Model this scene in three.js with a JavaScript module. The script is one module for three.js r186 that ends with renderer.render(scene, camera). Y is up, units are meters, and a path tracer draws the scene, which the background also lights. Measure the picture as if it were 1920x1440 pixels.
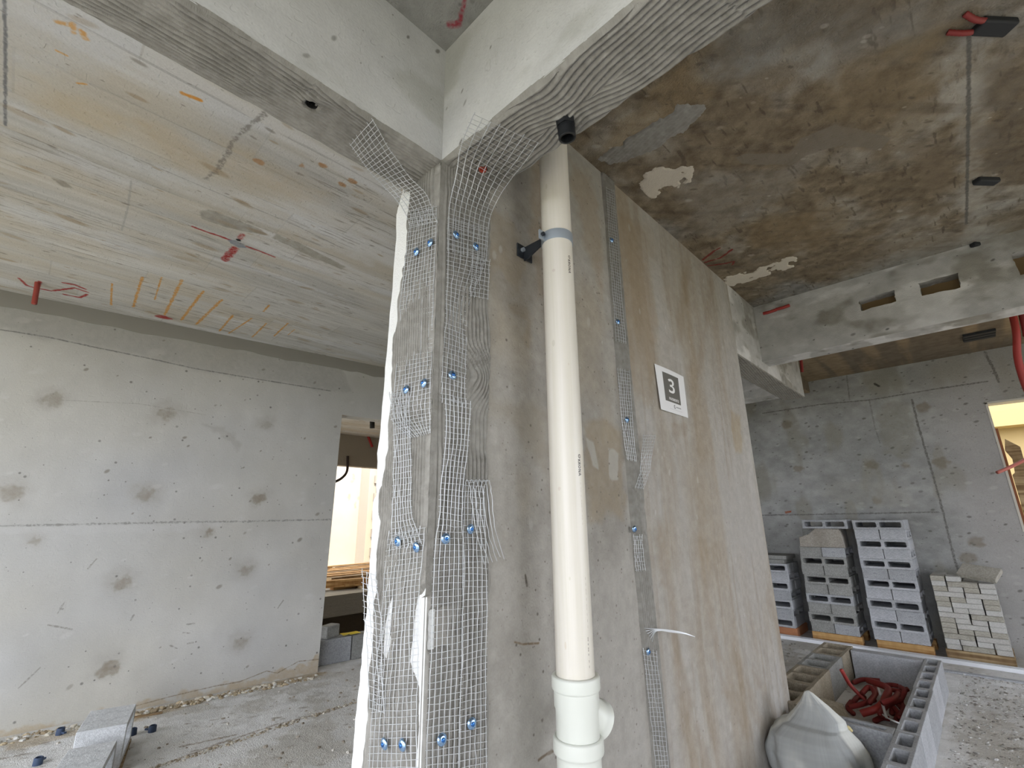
import * as THREE from 'three';
import { mergeGeometries, mergeVertices, toCreasedNormals } from 'three/addons/utils/BufferGeometryUtils.js';
import { RoundedBoxGeometry } from 'three/addons/geometries/RoundedBoxGeometry.js';

// ------------------------------------------------------------------ camera, sky, sun, exposure
const scene = new THREE.Scene();
const F = 880.56, YAW = 43.974 * Math.PI / 180, PITCH = 15.962 * Math.PI / 180, ROLL = -0.667 * Math.PI / 180, EYE = 1.158;
const heading = new THREE.Vector3(Math.cos(YAW), 0, -Math.sin(YAW));
const right0 = new THREE.Vector3(Math.sin(YAW), 0, Math.cos(YAW));
const fwd = heading.clone().multiplyScalar(Math.cos(PITCH)).add(new THREE.Vector3(0, Math.sin(PITCH), 0));
const up0 = new THREE.Vector3().crossVectors(right0, fwd);
const rgt = right0.clone().multiplyScalar(Math.cos(ROLL)).add(up0.clone().multiplyScalar(Math.sin(ROLL)));
const upv = new THREE.Vector3().crossVectors(rgt, fwd);
const camera = new THREE.PerspectiveCamera(2 * Math.atan(720 / F) * 180 / Math.PI, 1920 / 1440, 0.05, 300);
camera.position.set(0, EYE, 0);
camera.quaternion.setFromRotationMatrix(new THREE.Matrix4().makeBasis(rgt, upv, fwd.clone().negate()));
scene.add(camera);

scene.background = new THREE.Color().setRGB(0.86, 0.90, 1.0);
scene.backgroundIntensity = 5.4;
const sun = new THREE.DirectionalLight(new THREE.Color().setRGB(1.0, 0.8, 0.56), 8);
sun.position.set(-4, 18, 12);
sun.target.position.set(1, 0, -3);
sun.castShadow = true;
sun.shadow.mapSize.set(4096, 4096);
Object.assign(sun.shadow.camera, { left: -20, right: 20, top: 20, bottom: -20, near: 1, far: 60 });
scene.add(sun, sun.target);

const renderer = new THREE.WebGLRenderer({ antialias: true });
renderer.toneMapping = THREE.LinearToneMapping;
renderer.toneMappingExposure = 1.02;
renderer.shadowMap.enabled = true;

// ------------------------------------------------------------------ helpers: pixels to places, noise, names
// A photo pixel gives a direction; the plane that the thing touches gives the distance.
const AX = { x: 0, y: 1, z: 2 };
function at(px, py, axis, v) {
  const d = rgt.clone().multiplyScalar((px - 960) / F).addScaledVector(upv, -(py - 720) / F).add(fwd);
  const i = AX[axis], t = (v - (i === 1 ? EYE : 0)) / d.getComponent(i);
  return d.multiplyScalar(t).add(camera.position);
}
function rng(seed) { let a = seed >>> 0; return () => { a = (a + 0x6D2B79F5) | 0; let t = Math.imul(a ^ (a >>> 15), 1 | a); t = (t + Math.imul(t ^ (t >>> 7), 61 | t)) ^ t; return ((t ^ (t >>> 14)) >>> 0) / 4294967296; }; }
function hash(x, y, s) { let h = Math.imul(x, 374761393) ^ Math.imul(y, 668265263) ^ Math.imul(s, 1274126177); h = Math.imul(h ^ (h >>> 13), 1274126177); return ((h ^ (h >>> 16)) >>> 0) / 4294967296; }
const LAT = Float32Array.from({ length: 65536 }, (_, i) => hash(i & 255, i >> 8, 77));
function vn(x, y, s = 1) {
  const xi = Math.floor(x), yi = Math.floor(y); let fx = x - xi, fy = y - yi;
  fx = fx * fx * (3 - 2 * fx); fy = fy * fy * (3 - 2 * fy);
  const X0 = (xi + s * 57) & 255, X1 = (X0 + 1) & 255, Y0 = ((yi + s * 131) & 255) << 8, Y1 = (Y0 + 256) & 65535, a = LAT[X0 + Y0], b = LAT[X1 + Y0], c = LAT[X0 + Y1], d = LAT[X1 + Y1];
  return a + (b - a) * fx + (c - a) * fy + (a - b - c + d) * fx * fy;
}
function fbm(x, y, s = 1, o = 4) { let v = 0, a = 0.5, n = 0; for (let i = 0; i < o; i++) { v += a * vn(x, y, s + i * 17); n += a; a *= 0.5; x *= 2.03; y *= 2.03; } return v / n; }
const clamp = (v, a = 0, b = 1) => Math.min(b, Math.max(a, v));
const sst = (a, b, v) => { const t = clamp((v - a) / (b - a)); return t * t * (3 - 2 * t); };
const mix = (a, b, t) => a + (b - a) * t;
const mix3 = (a, b, t) => [mix(a[0], b[0], t), mix(a[1], b[1], t), mix(a[2], b[2], t)];

const taken = new Map();
function numbered(name) { const n = taken.get(name) ?? 0; taken.set(name, n + 1); return n ? name + '_' + String(n).padStart(3, '0') : name; }
function shade(o) { o.traverse((m) => { if (m.isMesh) { m.castShadow = true; m.receiveShadow = true; } }); return o; }
function tag(o, label, category, group, kind) { o.userData.label = label; o.userData.category = category; if (group) o.userData.group = group; if (kind) o.userData.kind = kind; return o; }
function mesh(name, g, m, parent = scene) { const o = new THREE.Mesh(g, m); o.name = parent === scene ? numbered(name) : name; o.castShadow = o.receiveShadow = true; parent.add(o); return o; }
function thing(name, label, category, pos = [0, 0, 0], turn = 0, group) { const o = new THREE.Group(); o.name = numbered(name); o.position.set(...pos); o.rotation.y = turn; scene.add(o); return tag(o, label, category, group); }
function copyOf(o, pos, turn, label, group) { const c = o.clone(); c.userData = { ...o.userData }; c.name = numbered(o.name.replace(/_\d{3}$/, '')); c.position.set(...pos); if (turn !== undefined) c.rotation.y = turn; if (label) c.userData.label = label; if (group) c.userData.group = group; scene.add(c); return c; }
const box = (x0, x1, y0, y1, z0, z1) => new THREE.BoxGeometry(x1 - x0, y1 - y0, z1 - z0).translate((x0 + x1) / 2, (y0 + y1) / 2, (z0 + z1) / 2);
function merge(list) { return mergeGeometries(list.map((g) => { const n = g.index ? g.toNonIndexed() : g; for (const k of Object.keys(n.attributes)) if (!['position', 'normal', 'uv'].includes(k)) n.deleteAttribute(k); return n; })); }

// ------------------------------------------------------------------ surfaces: computed colour of the material, laid out in metres
class Surf {   // a colour map over a0..a0+W by b0..b0+H metres; fn gives sRGB 0..255
  constructor(W, H, a0, b0, ppm, fn) {
    Object.assign(this, { W, H, a0, b0, w: Math.round(W * ppm), h: Math.round(H * ppm), ppm });
    this.w = Math.min(2048, this.w); this.h = Math.min(2048, this.h); this.sx = this.w / W; this.sy = this.h / H;
    this.d = new Uint8Array(this.w * this.h * 4);
    for (let j = 0, k = 0; j < this.h; j++) for (let i = 0; i < this.w; i++, k += 4) { const c = fn(a0 + (i + 0.5) / this.sx, b0 + (j + 0.5) / this.sy); this.d[k] = clamp(c[0], 0, 255); this.d[k + 1] = clamp(c[1], 0, 255); this.d[k + 2] = clamp(c[2], 0, 255); this.d[k + 3] = 255; }
  }
  over(a, b, c, d, fn) {   // fn(x, y) -> [colour, alpha] or null
    const i0 = Math.max(0, Math.floor((a - this.a0) * this.sx)), i1 = Math.min(this.w - 1, Math.ceil((b - this.a0) * this.sx)), j0 = Math.max(0, Math.floor((c - this.b0) * this.sy)), j1 = Math.min(this.h - 1, Math.ceil((d - this.b0) * this.sy));
    for (let j = j0; j <= j1; j++) for (let i = i0; i <= i1; i++) {
      const r = fn(this.a0 + (i + 0.5) / this.sx, this.b0 + (j + 0.5) / this.sy); if (!r || r[1] <= 0) continue;
      const k = (j * this.w + i) * 4; for (let q = 0; q < 3; q++) this.d[k + q] = mix(this.d[k + q], r[0][q], Math.min(1, r[1]));
    }
  }
  stain(poly, color, alpha = 0.7, feather = 0.02, rough = 0.02, freq = 20, grain = 0.5) {   // a patch with a ragged outline
    if (feather > 0.0065) { alpha *= this.k ?? 1; feather *= this.f ?? 1; rough *= this.f ?? 1; }
    const xs = poly.map((p) => p[0]), ys = poly.map((p) => p[1]), m = feather + rough;
    this.over(Math.min(...xs) - m, Math.max(...xs) + m, Math.min(...ys) - m, Math.max(...ys) + m, (x, y) => {
      const d = inside(poly, x, y) + (fbm(x * freq, y * freq, 91, 3) - 0.5) * 2 * rough, a = sst(-feather, feather, d);
      return a ? [color, alpha * a * (1 - grain + grain * 1.4 * fbm(x * 45, y * 45, 33, 3))] : null;
    });
  }
  stroke(pts, width, color, alpha = 0.9, rough = 0.4, gaps = 0.3) {
    const xs = pts.map((p) => p[0]), ys = pts.map((p) => p[1]), m = width * 2;
    this.over(Math.min(...xs) - m, Math.max(...xs) + m, Math.min(...ys) - m, Math.max(...ys) + m, (x, y) => {
      let d = 1e9; for (let i = 0; i + 1 < pts.length; i++) d = Math.min(d, segd(x, y, pts[i], pts[i + 1]));
      const e = width / 2 * (1 - rough + 2 * rough * fbm(x * 60, y * 60, 7, 2)) - d; const a = sst(-0.25 * width, 0.25 * width, e);
      return a ? [color, alpha * a * (1 - gaps + gaps * sst(0.3, 0.6, fbm(x * 130, y * 130, 5, 2)) * 1.1)] : null;
    });
  }
  specks(n, seed, color, r0, r1, alpha, area, stretch = 1, ang = 0) {   // pores and small marks
    const R = rng(seed), [a, b, c, d] = area ?? [this.a0, this.a0 + this.W, this.b0, this.b0 + this.H];
    for (let i = 0; i < n; i++) {
      const x = mix(a, b, R()), y = mix(c, d, R()), r = mix(r0, r1, R() ** 2.5), t = ang + (R() - 0.5) * 0.5, al = alpha * (0.5 + 0.5 * R()), C = Math.cos(t), Sn = Math.sin(t);
      this.over(x - r * stretch, x + r * stretch, y - r * stretch, y + r * stretch, (u, v) => { const p = ((u - x) * C + (v - y) * Sn) / stretch, q = -(u - x) * Sn + (v - y) * C; return [color, al * sst(r, r * 0.4, Math.hypot(p, q))]; });
    }
  }
  texture() { const t = new THREE.DataTexture(this.d, this.w, this.h); t.colorSpace = THREE.SRGBColorSpace; t.magFilter = THREE.LinearFilter; t.minFilter = THREE.LinearMipmapLinearFilter; t.generateMipmaps = true; t.wrapS = t.wrapT = THREE.MirroredRepeatWrapping; t.needsUpdate = true; return t; }
}
function segd(x, y, a, b) { const dx = b[0] - a[0], dy = b[1] - a[1], t = clamp(((x - a[0]) * dx + (y - a[1]) * dy) / (dx * dx + dy * dy + 1e-12)); return Math.hypot(x - a[0] - t * dx, y - a[1] - t * dy); }
function inside(poly, x, y) {   // distance to the outline, positive inside
  let inn = false, d = 1e9; for (let i = 0, j = poly.length - 1; i < poly.length; j = i++) { const a = poly[i], b = poly[j]; if ((a[1] > y) !== (b[1] > y) && x < (b[0] - a[0]) * (y - a[1]) / (b[1] - a[1]) + a[0]) inn = !inn; d = Math.min(d, segd(x, y, a, b)); }
  return inn ? d : -d;
}
function blob(cx, cy, rx, ry, n = 12, seed = 1, amp = 0.3, turn = 0) { const out = []; for (let i = 0; i < n; i++) { const t = i / n * 6.2832, r = 1 + (vn(i * 1.3, seed * 7.7, seed) - 0.5) * 2 * amp, p = Math.cos(t) * rx * r, q = Math.sin(t) * ry * r; out.push([cx + p * Math.cos(turn) - q * Math.sin(turn), cy + p * Math.sin(turn) + q * Math.cos(turn)]); } return out; }
function boxUV(g, s) {   // metres on each face, offset so that the main face fits the map
  const P = g.attributes.position, N = g.attributes.normal, uv = new Float32Array(P.count * 2);
  for (let i = 0; i < P.count; i++) {
    const n = [Math.abs(N.getX(i)), Math.abs(N.getY(i)), Math.abs(N.getZ(i))], m = n.indexOf(Math.max(...n));
    const a = m === 0 ? P.getZ(i) : P.getX(i), b = m === 1 ? P.getZ(i) : P.getY(i);
    uv[2 * i] = (a - s.a0) / s.W; uv[2 * i + 1] = (b - s.b0) / s.H;
  }
  g.setAttribute('uv', new THREE.BufferAttribute(uv, 2)); return g;
}
// fine relief shared by the concrete surfaces (one metre to a tile, wraps)
function reliefTexture(seed, fn) {
  const n = 1024, d = new Uint8Array(n * n * 4);
  for (let j = 0, k = 0; j < n; j++) for (let i = 0; i < n; i++, k += 4) { const v = clamp(fn(i / n, j / n)) * 255; d[k] = d[k + 1] = d[k + 2] = v; d[k + 3] = 255; }
  const t = new THREE.DataTexture(d, n, n); t.magFilter = THREE.LinearFilter; t.minFilter = THREE.LinearMipmapLinearFilter; t.generateMipmaps = true; t.wrapS = t.wrapT = THREE.MirroredRepeatWrapping; t.needsUpdate = true; return t;
}
const RELIEF = reliefTexture(1, (x, y) => 0.5 + 0.7 * (fbm(x * 14, y * 14, 3, 5) - 0.5) + 0.35 * (vn(x * 220, y * 220, 8) - 0.5) - 0.8 * sst(0.83, 0.9, vn(x * 70, y * 70, 19)));
const ROUGH = reliefTexture(2, (x, y) => 0.5 + 0.8 * (fbm(x * 40, y * 40, 13, 5) - 0.5) + 0.5 * (vn(x * 300, y * 300, 18) - 0.5));
function relief(tex, s, per = 1) { const t = tex.clone(); t.repeat.set(s.W / per, s.H / per); t.needsUpdate = true; return t; }
function concrete(s, { bump = 0.0012, rough = 0.9, tex = RELIEF, per = 1 } = {}) { return new THREE.MeshStandardMaterial({ map: s.texture(), bumpMap: relief(tex, s, per), bumpScale: bump, roughness: rough }); }

// ------------------------------------------------------------------ heights and lines of the place (metres)
const SOF = 2.196, TOP = 2.634, TOPL = 2.616, TOPR = 2.705;
const XC = 0.708, ZW = -0.968, ZB = -1.2, XE = 3.165;          // pier corner, its wall plane, its rear, its end
const LBZ = -1.147, RBX = 0.902;                                   // rear edge of the left beam soffit, far edge of the right beam soffit
const XB = 6.05;                                                   // rear wall
const XO = -1.7, ZF = 3.1;                                         // open sides
const T2 = (p) => [p.x, p.z], TW = (p) => [p.x, p.y], TX = (p) => [p.z, p.y];
const struct = (name, g, m, label, category) => tag(mesh(name, g, m), label, category, null, 'structure');

// ------------------------------------------------------------------ left wall (turned six degrees), with its doorway
const LW0 = new THREE.Vector3(-0.32, 0, -4.299), LWT = -Math.atan2(0.1056, 0.9944);
const LWD = new THREE.Vector3(Math.cos(LWT), 0, -Math.sin(LWT)), LWN = new THREE.Vector3(Math.sin(LWT), 0, Math.cos(LWT));
function leftWall(px, py) {   // pixel -> [s, y] on the left wall
  const d = rgt.clone().multiplyScalar((px - 960) / F).addScaledVector(upv, -(py - 720) / F).add(fwd);
  const t = LW0.clone().sub(camera.position).dot(LWN) / d.dot(LWN), p = d.multiplyScalar(t).add(camera.position).sub(LW0);
  return [p.dot(LWD), p.y + 0];
}
function leftWallY(px, py) { const [s, y] = leftWall(px, py); return [s, y]; }
const onLeft = (s, y, out = 0) => LW0.clone().addScaledVector(LWD, s).addScaledVector(LWN, out).setY(y);
const lw = new Surf(3.7, 2.66, -1.05, 0, 540, (x, y) => {
  const n = fbm(x * 1.6, y * 2.2, 5, 5), m = fbm(x * 9, y * 5, 15, 4), f = vn(x * 260, y * 260, 2) - 0.5;
  const v = 192 + (n - 0.5) * 26 + (m - 0.5) * 12 + f * 5, warm = fbm(x * 1.1, y * 1.4, 44, 3) - 0.45;
  return [v + 1 + warm * 6, v + warm * 2, v - 5 - warm * 10];
});
lw.k = 0.75; lw.f = 1.2;
{
  const L = (pts) => pts.map((p) => leftWall(...p));
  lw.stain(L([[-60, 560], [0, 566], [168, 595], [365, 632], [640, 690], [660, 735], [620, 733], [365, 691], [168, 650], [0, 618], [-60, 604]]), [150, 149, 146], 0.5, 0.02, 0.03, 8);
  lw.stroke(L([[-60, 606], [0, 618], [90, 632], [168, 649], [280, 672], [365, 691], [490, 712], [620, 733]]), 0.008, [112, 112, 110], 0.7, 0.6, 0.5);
  lw.stroke(L([[-60, 988], [0, 986], [120, 984], [200, 982], [330, 979], [450, 978], [620, 974]]), 0.012, [132, 130, 126], 0.65, 0.9, 0.8);
  lw.stain(L([[-60, 990], [0, 987], [200, 984], [420, 980], [400, 990], [300, 997], [180, 1000], [60, 1001], [-60, 1005]]), [205, 205, 204], 0.55, 0.012, 0.02, 14);
  lw.stroke(L([[110, 750], [260, 757], [340, 770], [385, 778]]), 0.005, [150, 147, 140], 0.5, 0.8, 0.7);
  for (const [x, y, r, d] of [[98, 749, 1, 0.6], [313, 776, 1, 0.65], [500, 798, 0.7, 0.4], [22, 924, 1.1, 0.6], [274, 926, 1, 0.6], [485, 935, 0.9, 0.95], [231, 1094, 1, 0.75], [461, 1070, 0.9, 0.65], [452, 1205, 0.9, 0.6], [204, 1254, 1, 0.95], [391, 998, 0.55, 1], [66, 1014, 0.4, 0.7]]) {
    const [s, h] = leftWall(x, y);
    lw.stain(blob(s - 0.01, h + 0.015, 0.1 * r, 0.085 * r, 12, x, 0.35), [168, 165, 158], 0.55, 0.03, 0.02, 18);
    lw.stain(blob(s, h, 0.052 * r, 0.042 * r, 12, x + 3, 0.3, 0.4), [138, 128, 112], d, 0.012, 0.016, 40, 0.45);
  }
  lw.stain(L([[380, 795], [420, 800], [440, 815], [450, 835], [445, 850], [432, 830], [410, 815]]), [165, 163, 158], 0.6, 0.012, 0.02);
  lw.stain(L([[-60, 1396], [0, 1378], [150, 1352], [240, 1322], [300, 1310], [390, 1292], [460, 1276], [560, 1250], [604, 1234], [606, 1262], [300, 1330], [0, 1398], [-60, 1410]]), [176, 154, 120], 0.75, 0.012, 0.045, 16);
  lw.stroke(L([[230, 1330], [320, 1306], [400, 1287], [450, 1278], [500, 1258], [520, 1262], [560, 1240], [600, 1236]]), 0.006, [126, 112, 92], 0.7, 0.8, 0.5);
  for (const p of [[[165, 1066], [181, 1048]], [[108, 1150], [121, 1129]], [[245, 1163], [251, 1153]], [[318, 1210], [332, 1216]], [[521, 1140], [531, 1126]], [[344, 1186], [356, 1187]], [[352, 1207], [362, 1205]], [[35, 1290], [75, 1252]], [[90, 1172], [135, 1180]], [[350, 1171], [365, 1169]]]) lw.stroke(L(p), 0.008, [140, 136, 128], 0.7, 0.8, 0.6);
  lw.specks(420, 4, [104, 101, 96], 0.003, 0.011, 0.8);
  lw.specks(60, 9, [120, 112, 100], 0.006, 0.02, 0.6, null, 1.6, 0.7);
  lw.specks(120, 12, [214, 213, 210], 0.01, 0.04, 0.35, null, 2, 0.3);
}
const leftMat = concrete(lw, { bump: 0.0008 });
{
  const sh = new THREE.Shape([[-2.6, 0], [2.275, 0], [2.285, 2.09], [3.25, 2.09], [3.25, 0], [6.4, 0], [6.4, 2.62], [-2.6, 2.62]].map((p) => new THREE.Vector2(...p)));
  const g = boxUV(new THREE.ExtrudeGeometry(sh, { depth: 0.14, bevelEnabled: false }).translate(0, 0, -0.14), lw);
  const w = struct('wall_left', g, leftMat, 'pale cast concrete wall with plugged tie holes beside the doorway', 'wall');
  w.position.copy(LW0); w.rotation.y = LWT;
}

// ------------------------------------------------------------------ left ceiling: board-marked concrete with paint marks
const cl = new Surf(4.9, 3.2, -2.5, -4.35, 418, (x, z) => {
  const b = z / 0.235 + 0.25 * fbm(x * 0.7, z * 0.3, 8, 2), bi = Math.floor(b), bt = hash(bi, 3, 5), edge = Math.min(b - bi, bi + 1 - b) * 0.235;
  const seg = Math.floor(x / 1.22 + bt * 3), st = hash(bi, seg, 9);
  const streak = fbm(x * 2.2, z * 42, 21, 4), fine = fbm(x * 9, z * 150, 31, 3), patch = fbm(x * 1.3 + bt, z * 2.4, 41, 4), tan = sst(0.42, 0.72, fbm(x * 1.7, z * 5 + st * 4, 51, 4)), chalk = sst(0.5, 0.75, fbm(x * 1.1, z * 9, 61, 4));
  let c = [190, 188, 182]; const v = (st - 0.5) * 10 + (streak - 0.5) * 32 + (patch - 0.5) * 30; c = [c[0] + v, c[1] + v, c[2] + v];
  c = mix3(c, [184, 173, 152], tan * 0.5); c = mix3(c, [212, 213, 214], chalk * 0.6);
  c = mix3(c, [92, 84, 74], sst(0.63, 0.76, fine) * sst(0.42, 0.6, fbm(x * 2.5, z * 4, 71, 3)) * 0.38);
  if (edge < 0.006) c = mix3(c, [132, 130, 126], 0.35 * sst(0.4, 0.65, fbm(x * 5, bi, 81, 2)));
  const e2 = Math.abs((x / 1.22 + bt * 3) % 1 * 1.22); if (e2 < 0.006) c = mix3(c, [140, 138, 132], 0.22);
  const f = (vn(x * 300, z * 300, 4) - 0.5) * 8; return [c[0] + f, c[1] + f, c[2] + f];
});
cl.k = 0.7; cl.f = 1.3;
const LC = (px, py) => T2(at(px, py, 'y', TOPL)), LCs = (pts) => pts.map((p) => LC(...p));
{
  const red = [150, 40, 38], orange = [205, 140, 62];
  cl.stain(LCs([[375, 398], [390, 392], [455, 415], [490, 432], [500, 440], [470, 437], [420, 425], [380, 410]]), [146, 142, 132], 0.85, 0.006, 0.01);
  cl.stain(LCs([[520, 440], [560, 455], [650, 500], [640, 506], [560, 470], [510, 446]]), [150, 145, 132], 0.8, 0.006, 0.01);
  cl.stain(LCs([[100, 335], [118, 340], [135, 352], [118, 350]]), [140, 134, 122], 0.9, 0.006, 0.008);
  cl.stain(LCs([[30, 200], [300, 310], [500, 400], [690, 480], [700, 500], [480, 415], [250, 320], [40, 225]]), [208, 210, 212], 0.65, 0.02, 0.04, 9);
  cl.stain(LCs([[0, 270], [150, 290], [260, 345], [240, 360], [120, 310], [0, 290]]), [205, 206, 208], 0.6, 0.02, 0.04, 9);
  cl.stain(LCs([[0, 370], [90, 400], [300, 470], [280, 482], [90, 425], [0, 395]]), [205, 207, 210], 0.6, 0.02, 0.04, 9);
  cl.stain(LCs([[-40, 0], [110, 0], [160, 40], [260, 95], [230, 130], [80, 150], [-40, 120]]), [196, 199, 203], 0.6, 0.05, 0.08, 6);
  cl.stain(LCs([[60, 140], [150, 170], [260, 230], [200, 260], [90, 220]]), [182, 164, 132], 0.6, 0.04, 0.06, 9);
  cl.stain(LCs([[240, 215], [390, 270], [500, 300], [620, 360], [560, 380], [400, 330], [280, 280]]), [178, 158, 126], 0.5, 0.05, 0.06, 9);
  cl.stroke(LCs([[500, 210], [470, 235], [440, 260], [425, 290], [405, 320], [385, 335]]), 0.018, [110, 105, 98], 0.55, 0.9, 0.8);
  cl.stroke(LCs([[8, 0], [10, 80], [10, 235]]), 0.008, [90, 92, 96], 0.7, 0.7, 0.3);
  cl.stroke(LCs([[246, 340], [240, 390], [228, 432]]), 0.008, [150, 148, 144], 0.6, 0.7, 0.4);
  cl.stroke(LCs([[30, 205], [180, 265], [380, 350], [560, 425], [640, 465]]), 0.006, [138, 136, 132], 0.6, 0.7, 0.5);
  cl.stroke(LCs([[40, 380], [200, 428], [360, 480], [480, 530]]), 0.006, [138, 136, 132], 0.6, 0.7, 0.5);
  // red cross and its sleeve
  cl.stroke(LCs([[361, 425], [385, 434], [410, 442], [432, 450]]), 0.012, red, 0.9, 0.5, 0.25);
  cl.stroke(LCs([[462, 462], [485, 470], [515, 482]]), 0.012, red, 0.9, 0.5, 0.25);
  cl.stroke(LCs([[440, 466], [421, 487]]), 0.035, red, 0.9, 0.4, 0.5); cl.stroke(LCs([[455, 440], [450, 447]]), 0.025, red, 0.6, 0.4, 0.5);
  cl.stain(LCs([[425, 449], [440, 450], [455, 457], [463, 465], [448, 464], [432, 456]]), [128, 134, 142], 0.95, 0.003, 0.006);
  cl.stain(blob(...LC(447, 450), 0.012, 0.012), [22, 22, 24], 1, 0.003, 0.003);
  // red scrawl, ring and the orange tally strokes
  for (const p of [[[36, 522], [50, 535], [66, 540], [95, 545]], [[118, 530], [140, 534], [160, 542]], [[100, 545], [140, 540], [165, 548]], [[120, 552], [150, 558], [163, 552]], [[75, 528], [70, 545], [66, 552]]]) cl.stroke(LCs(p), 0.016, red, 0.9, 0.5, 0.3);
  cl.stain(blob(...LC(307, 595), 0.05, 0.035, 12, 3, 0.25), red, 0.9, 0.006, 0.01);
  for (const [a, b, c, d, w] of [[267, 520, 250, 575, 0.014], [210, 532, 208, 572, 0.01], [303, 520, 290, 562, 0.008], [341, 525, 309, 590, 0.016], [381, 546, 340, 600, 0.016], [416, 562, 368, 608, 0.016], [437, 591, 411, 621, 0.014], [472, 597, 429, 625, 0.012], [500, 606, 473, 632, 0.012], [540, 606, 514, 630, 0.011], [552, 618, 540, 628, 0.006], [505, 572, 494, 584, 0.012]]) cl.stroke(LCs([[a, b], [c, d]]), w, orange, 0.85, 0.7, 0.5);
  cl.stroke(LCs([[342, 175], [355, 180], [376, 188]]), 0.014, orange, 0.95, 0.4, 0.2);
  cl.stroke(LCs([[107, 42], [125, 46], [138, 45], [138, 60]]), 0.014, orange, 0.6, 0.6, 0.6); cl.stroke(LCs([[154, 60], [158, 70]]), 0.02, orange, 0.7, 0.5, 0.5);
  cl.stroke(LCs([[106, 95], [125, 104]]), 0.008, orange, 0.6); cl.stroke(LCs([[145, 156], [162, 158]]), 0.008, orange, 0.7);
  for (const [x, y] of [[567, 311], [605, 310], [642, 346], [660, 340], [485, 303]]) cl.stain(blob(...LC(x, y), 0.018, 0.013, 10, x, 0.4), [158, 108, 62], 0.7, 0.005, 0.008);
  cl.specks(600, 14, [112, 104, 94], 0.003, 0.012, 0.6, null, 2.6, 0.05);
  cl.specks(260, 15, [140, 116, 84], 0.006, 0.03, 0.45, null, 3, 0.05);
}
struct('ceiling_left', boxUV(merge([box(-1.85, 3.3, TOPL, TOPL + 0.16, -4.4, LBZ + 0.02), box(-2.6, 7, TOPL, TOPL + 0.16, -8.0, -4.4)]), cl), concrete(cl, { bump: 0.0016 }), 'board-marked concrete ceiling with orange dashes and a red cross', 'ceiling');
const recess = new Surf(2.4, 2.4, -1.2, -1.2, 330, (x, z) => { const n = fbm(x * 3, z * 3, 7, 5), m = fbm(x * 26, z * 26, 17, 3); const v = 138 + (n - 0.5) * 46 + (m - 0.5) * 30; return [v + 2, v + 1, v - 4]; });
{ const q = (p) => T2(at(...p, 'y', TOP)); recess.stroke([[872, 0], [866, 18], [862, 36]].map(q), 0.014, [150, 40, 52], 0.8, 0.6, 0.6); recess.stroke([[845, 46], [858, 44]].map(q), 0.02, [150, 40, 52], 0.8, 0.6, 0.6); recess.specks(300, 6, [90, 88, 84], 0.003, 0.012, 0.6); }
struct('ceiling_recess', boxUV(box(XO, XC + 0.02, TOP, TOP + 0.16, ZW - 0.02, ZF), recess), concrete(recess, { bump: 0.002, tex: ROUGH }), 'grey concrete ceiling panel with a red mark between the two beams', 'ceiling');

// ------------------------------------------------------------------ right ceiling: stained and patched
const cr = new Surf(3.3, 3.1, 0.7, -1.0, 560, (x, z) => {
  const d = fbm(x * 1.5 + 2, z * 1.5, 5, 5), st = fbm((x + z) * 2.5, (x - z) * 16, 25, 4), g = fbm(x * 24, z * 24, 35, 4), h = fbm(x * 4, z * 4, 45, 4);
  let c = mix3([134, 132, 127], [120, 107, 87], sst(0.42, 0.62, d)); c = mix3(c, [160, 156, 148], sst(0.55, 0.75, h) * 0.55); c = mix3(c, [98, 88, 74], sst(0.56, 0.75, st) * 0.5);
  const v = (g - 0.5) * 64 + (vn(x * 260, z * 260, 3) - 0.5) * 12; c = [c[0] + v, c[1] + v, c[2] + v * 0.95];
  return mix3(c, [70, 60, 48], sst(0.7, 0.82, fbm(x * 14, z * 60, 65, 3)) * 0.5);
});
cr.k = 0.7; cr.f = 1.5;
const RC = (px, py) => T2(at(px, py, 'y', TOPR)), RCs = (pts) => pts.map((p) => RC(...p));
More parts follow.
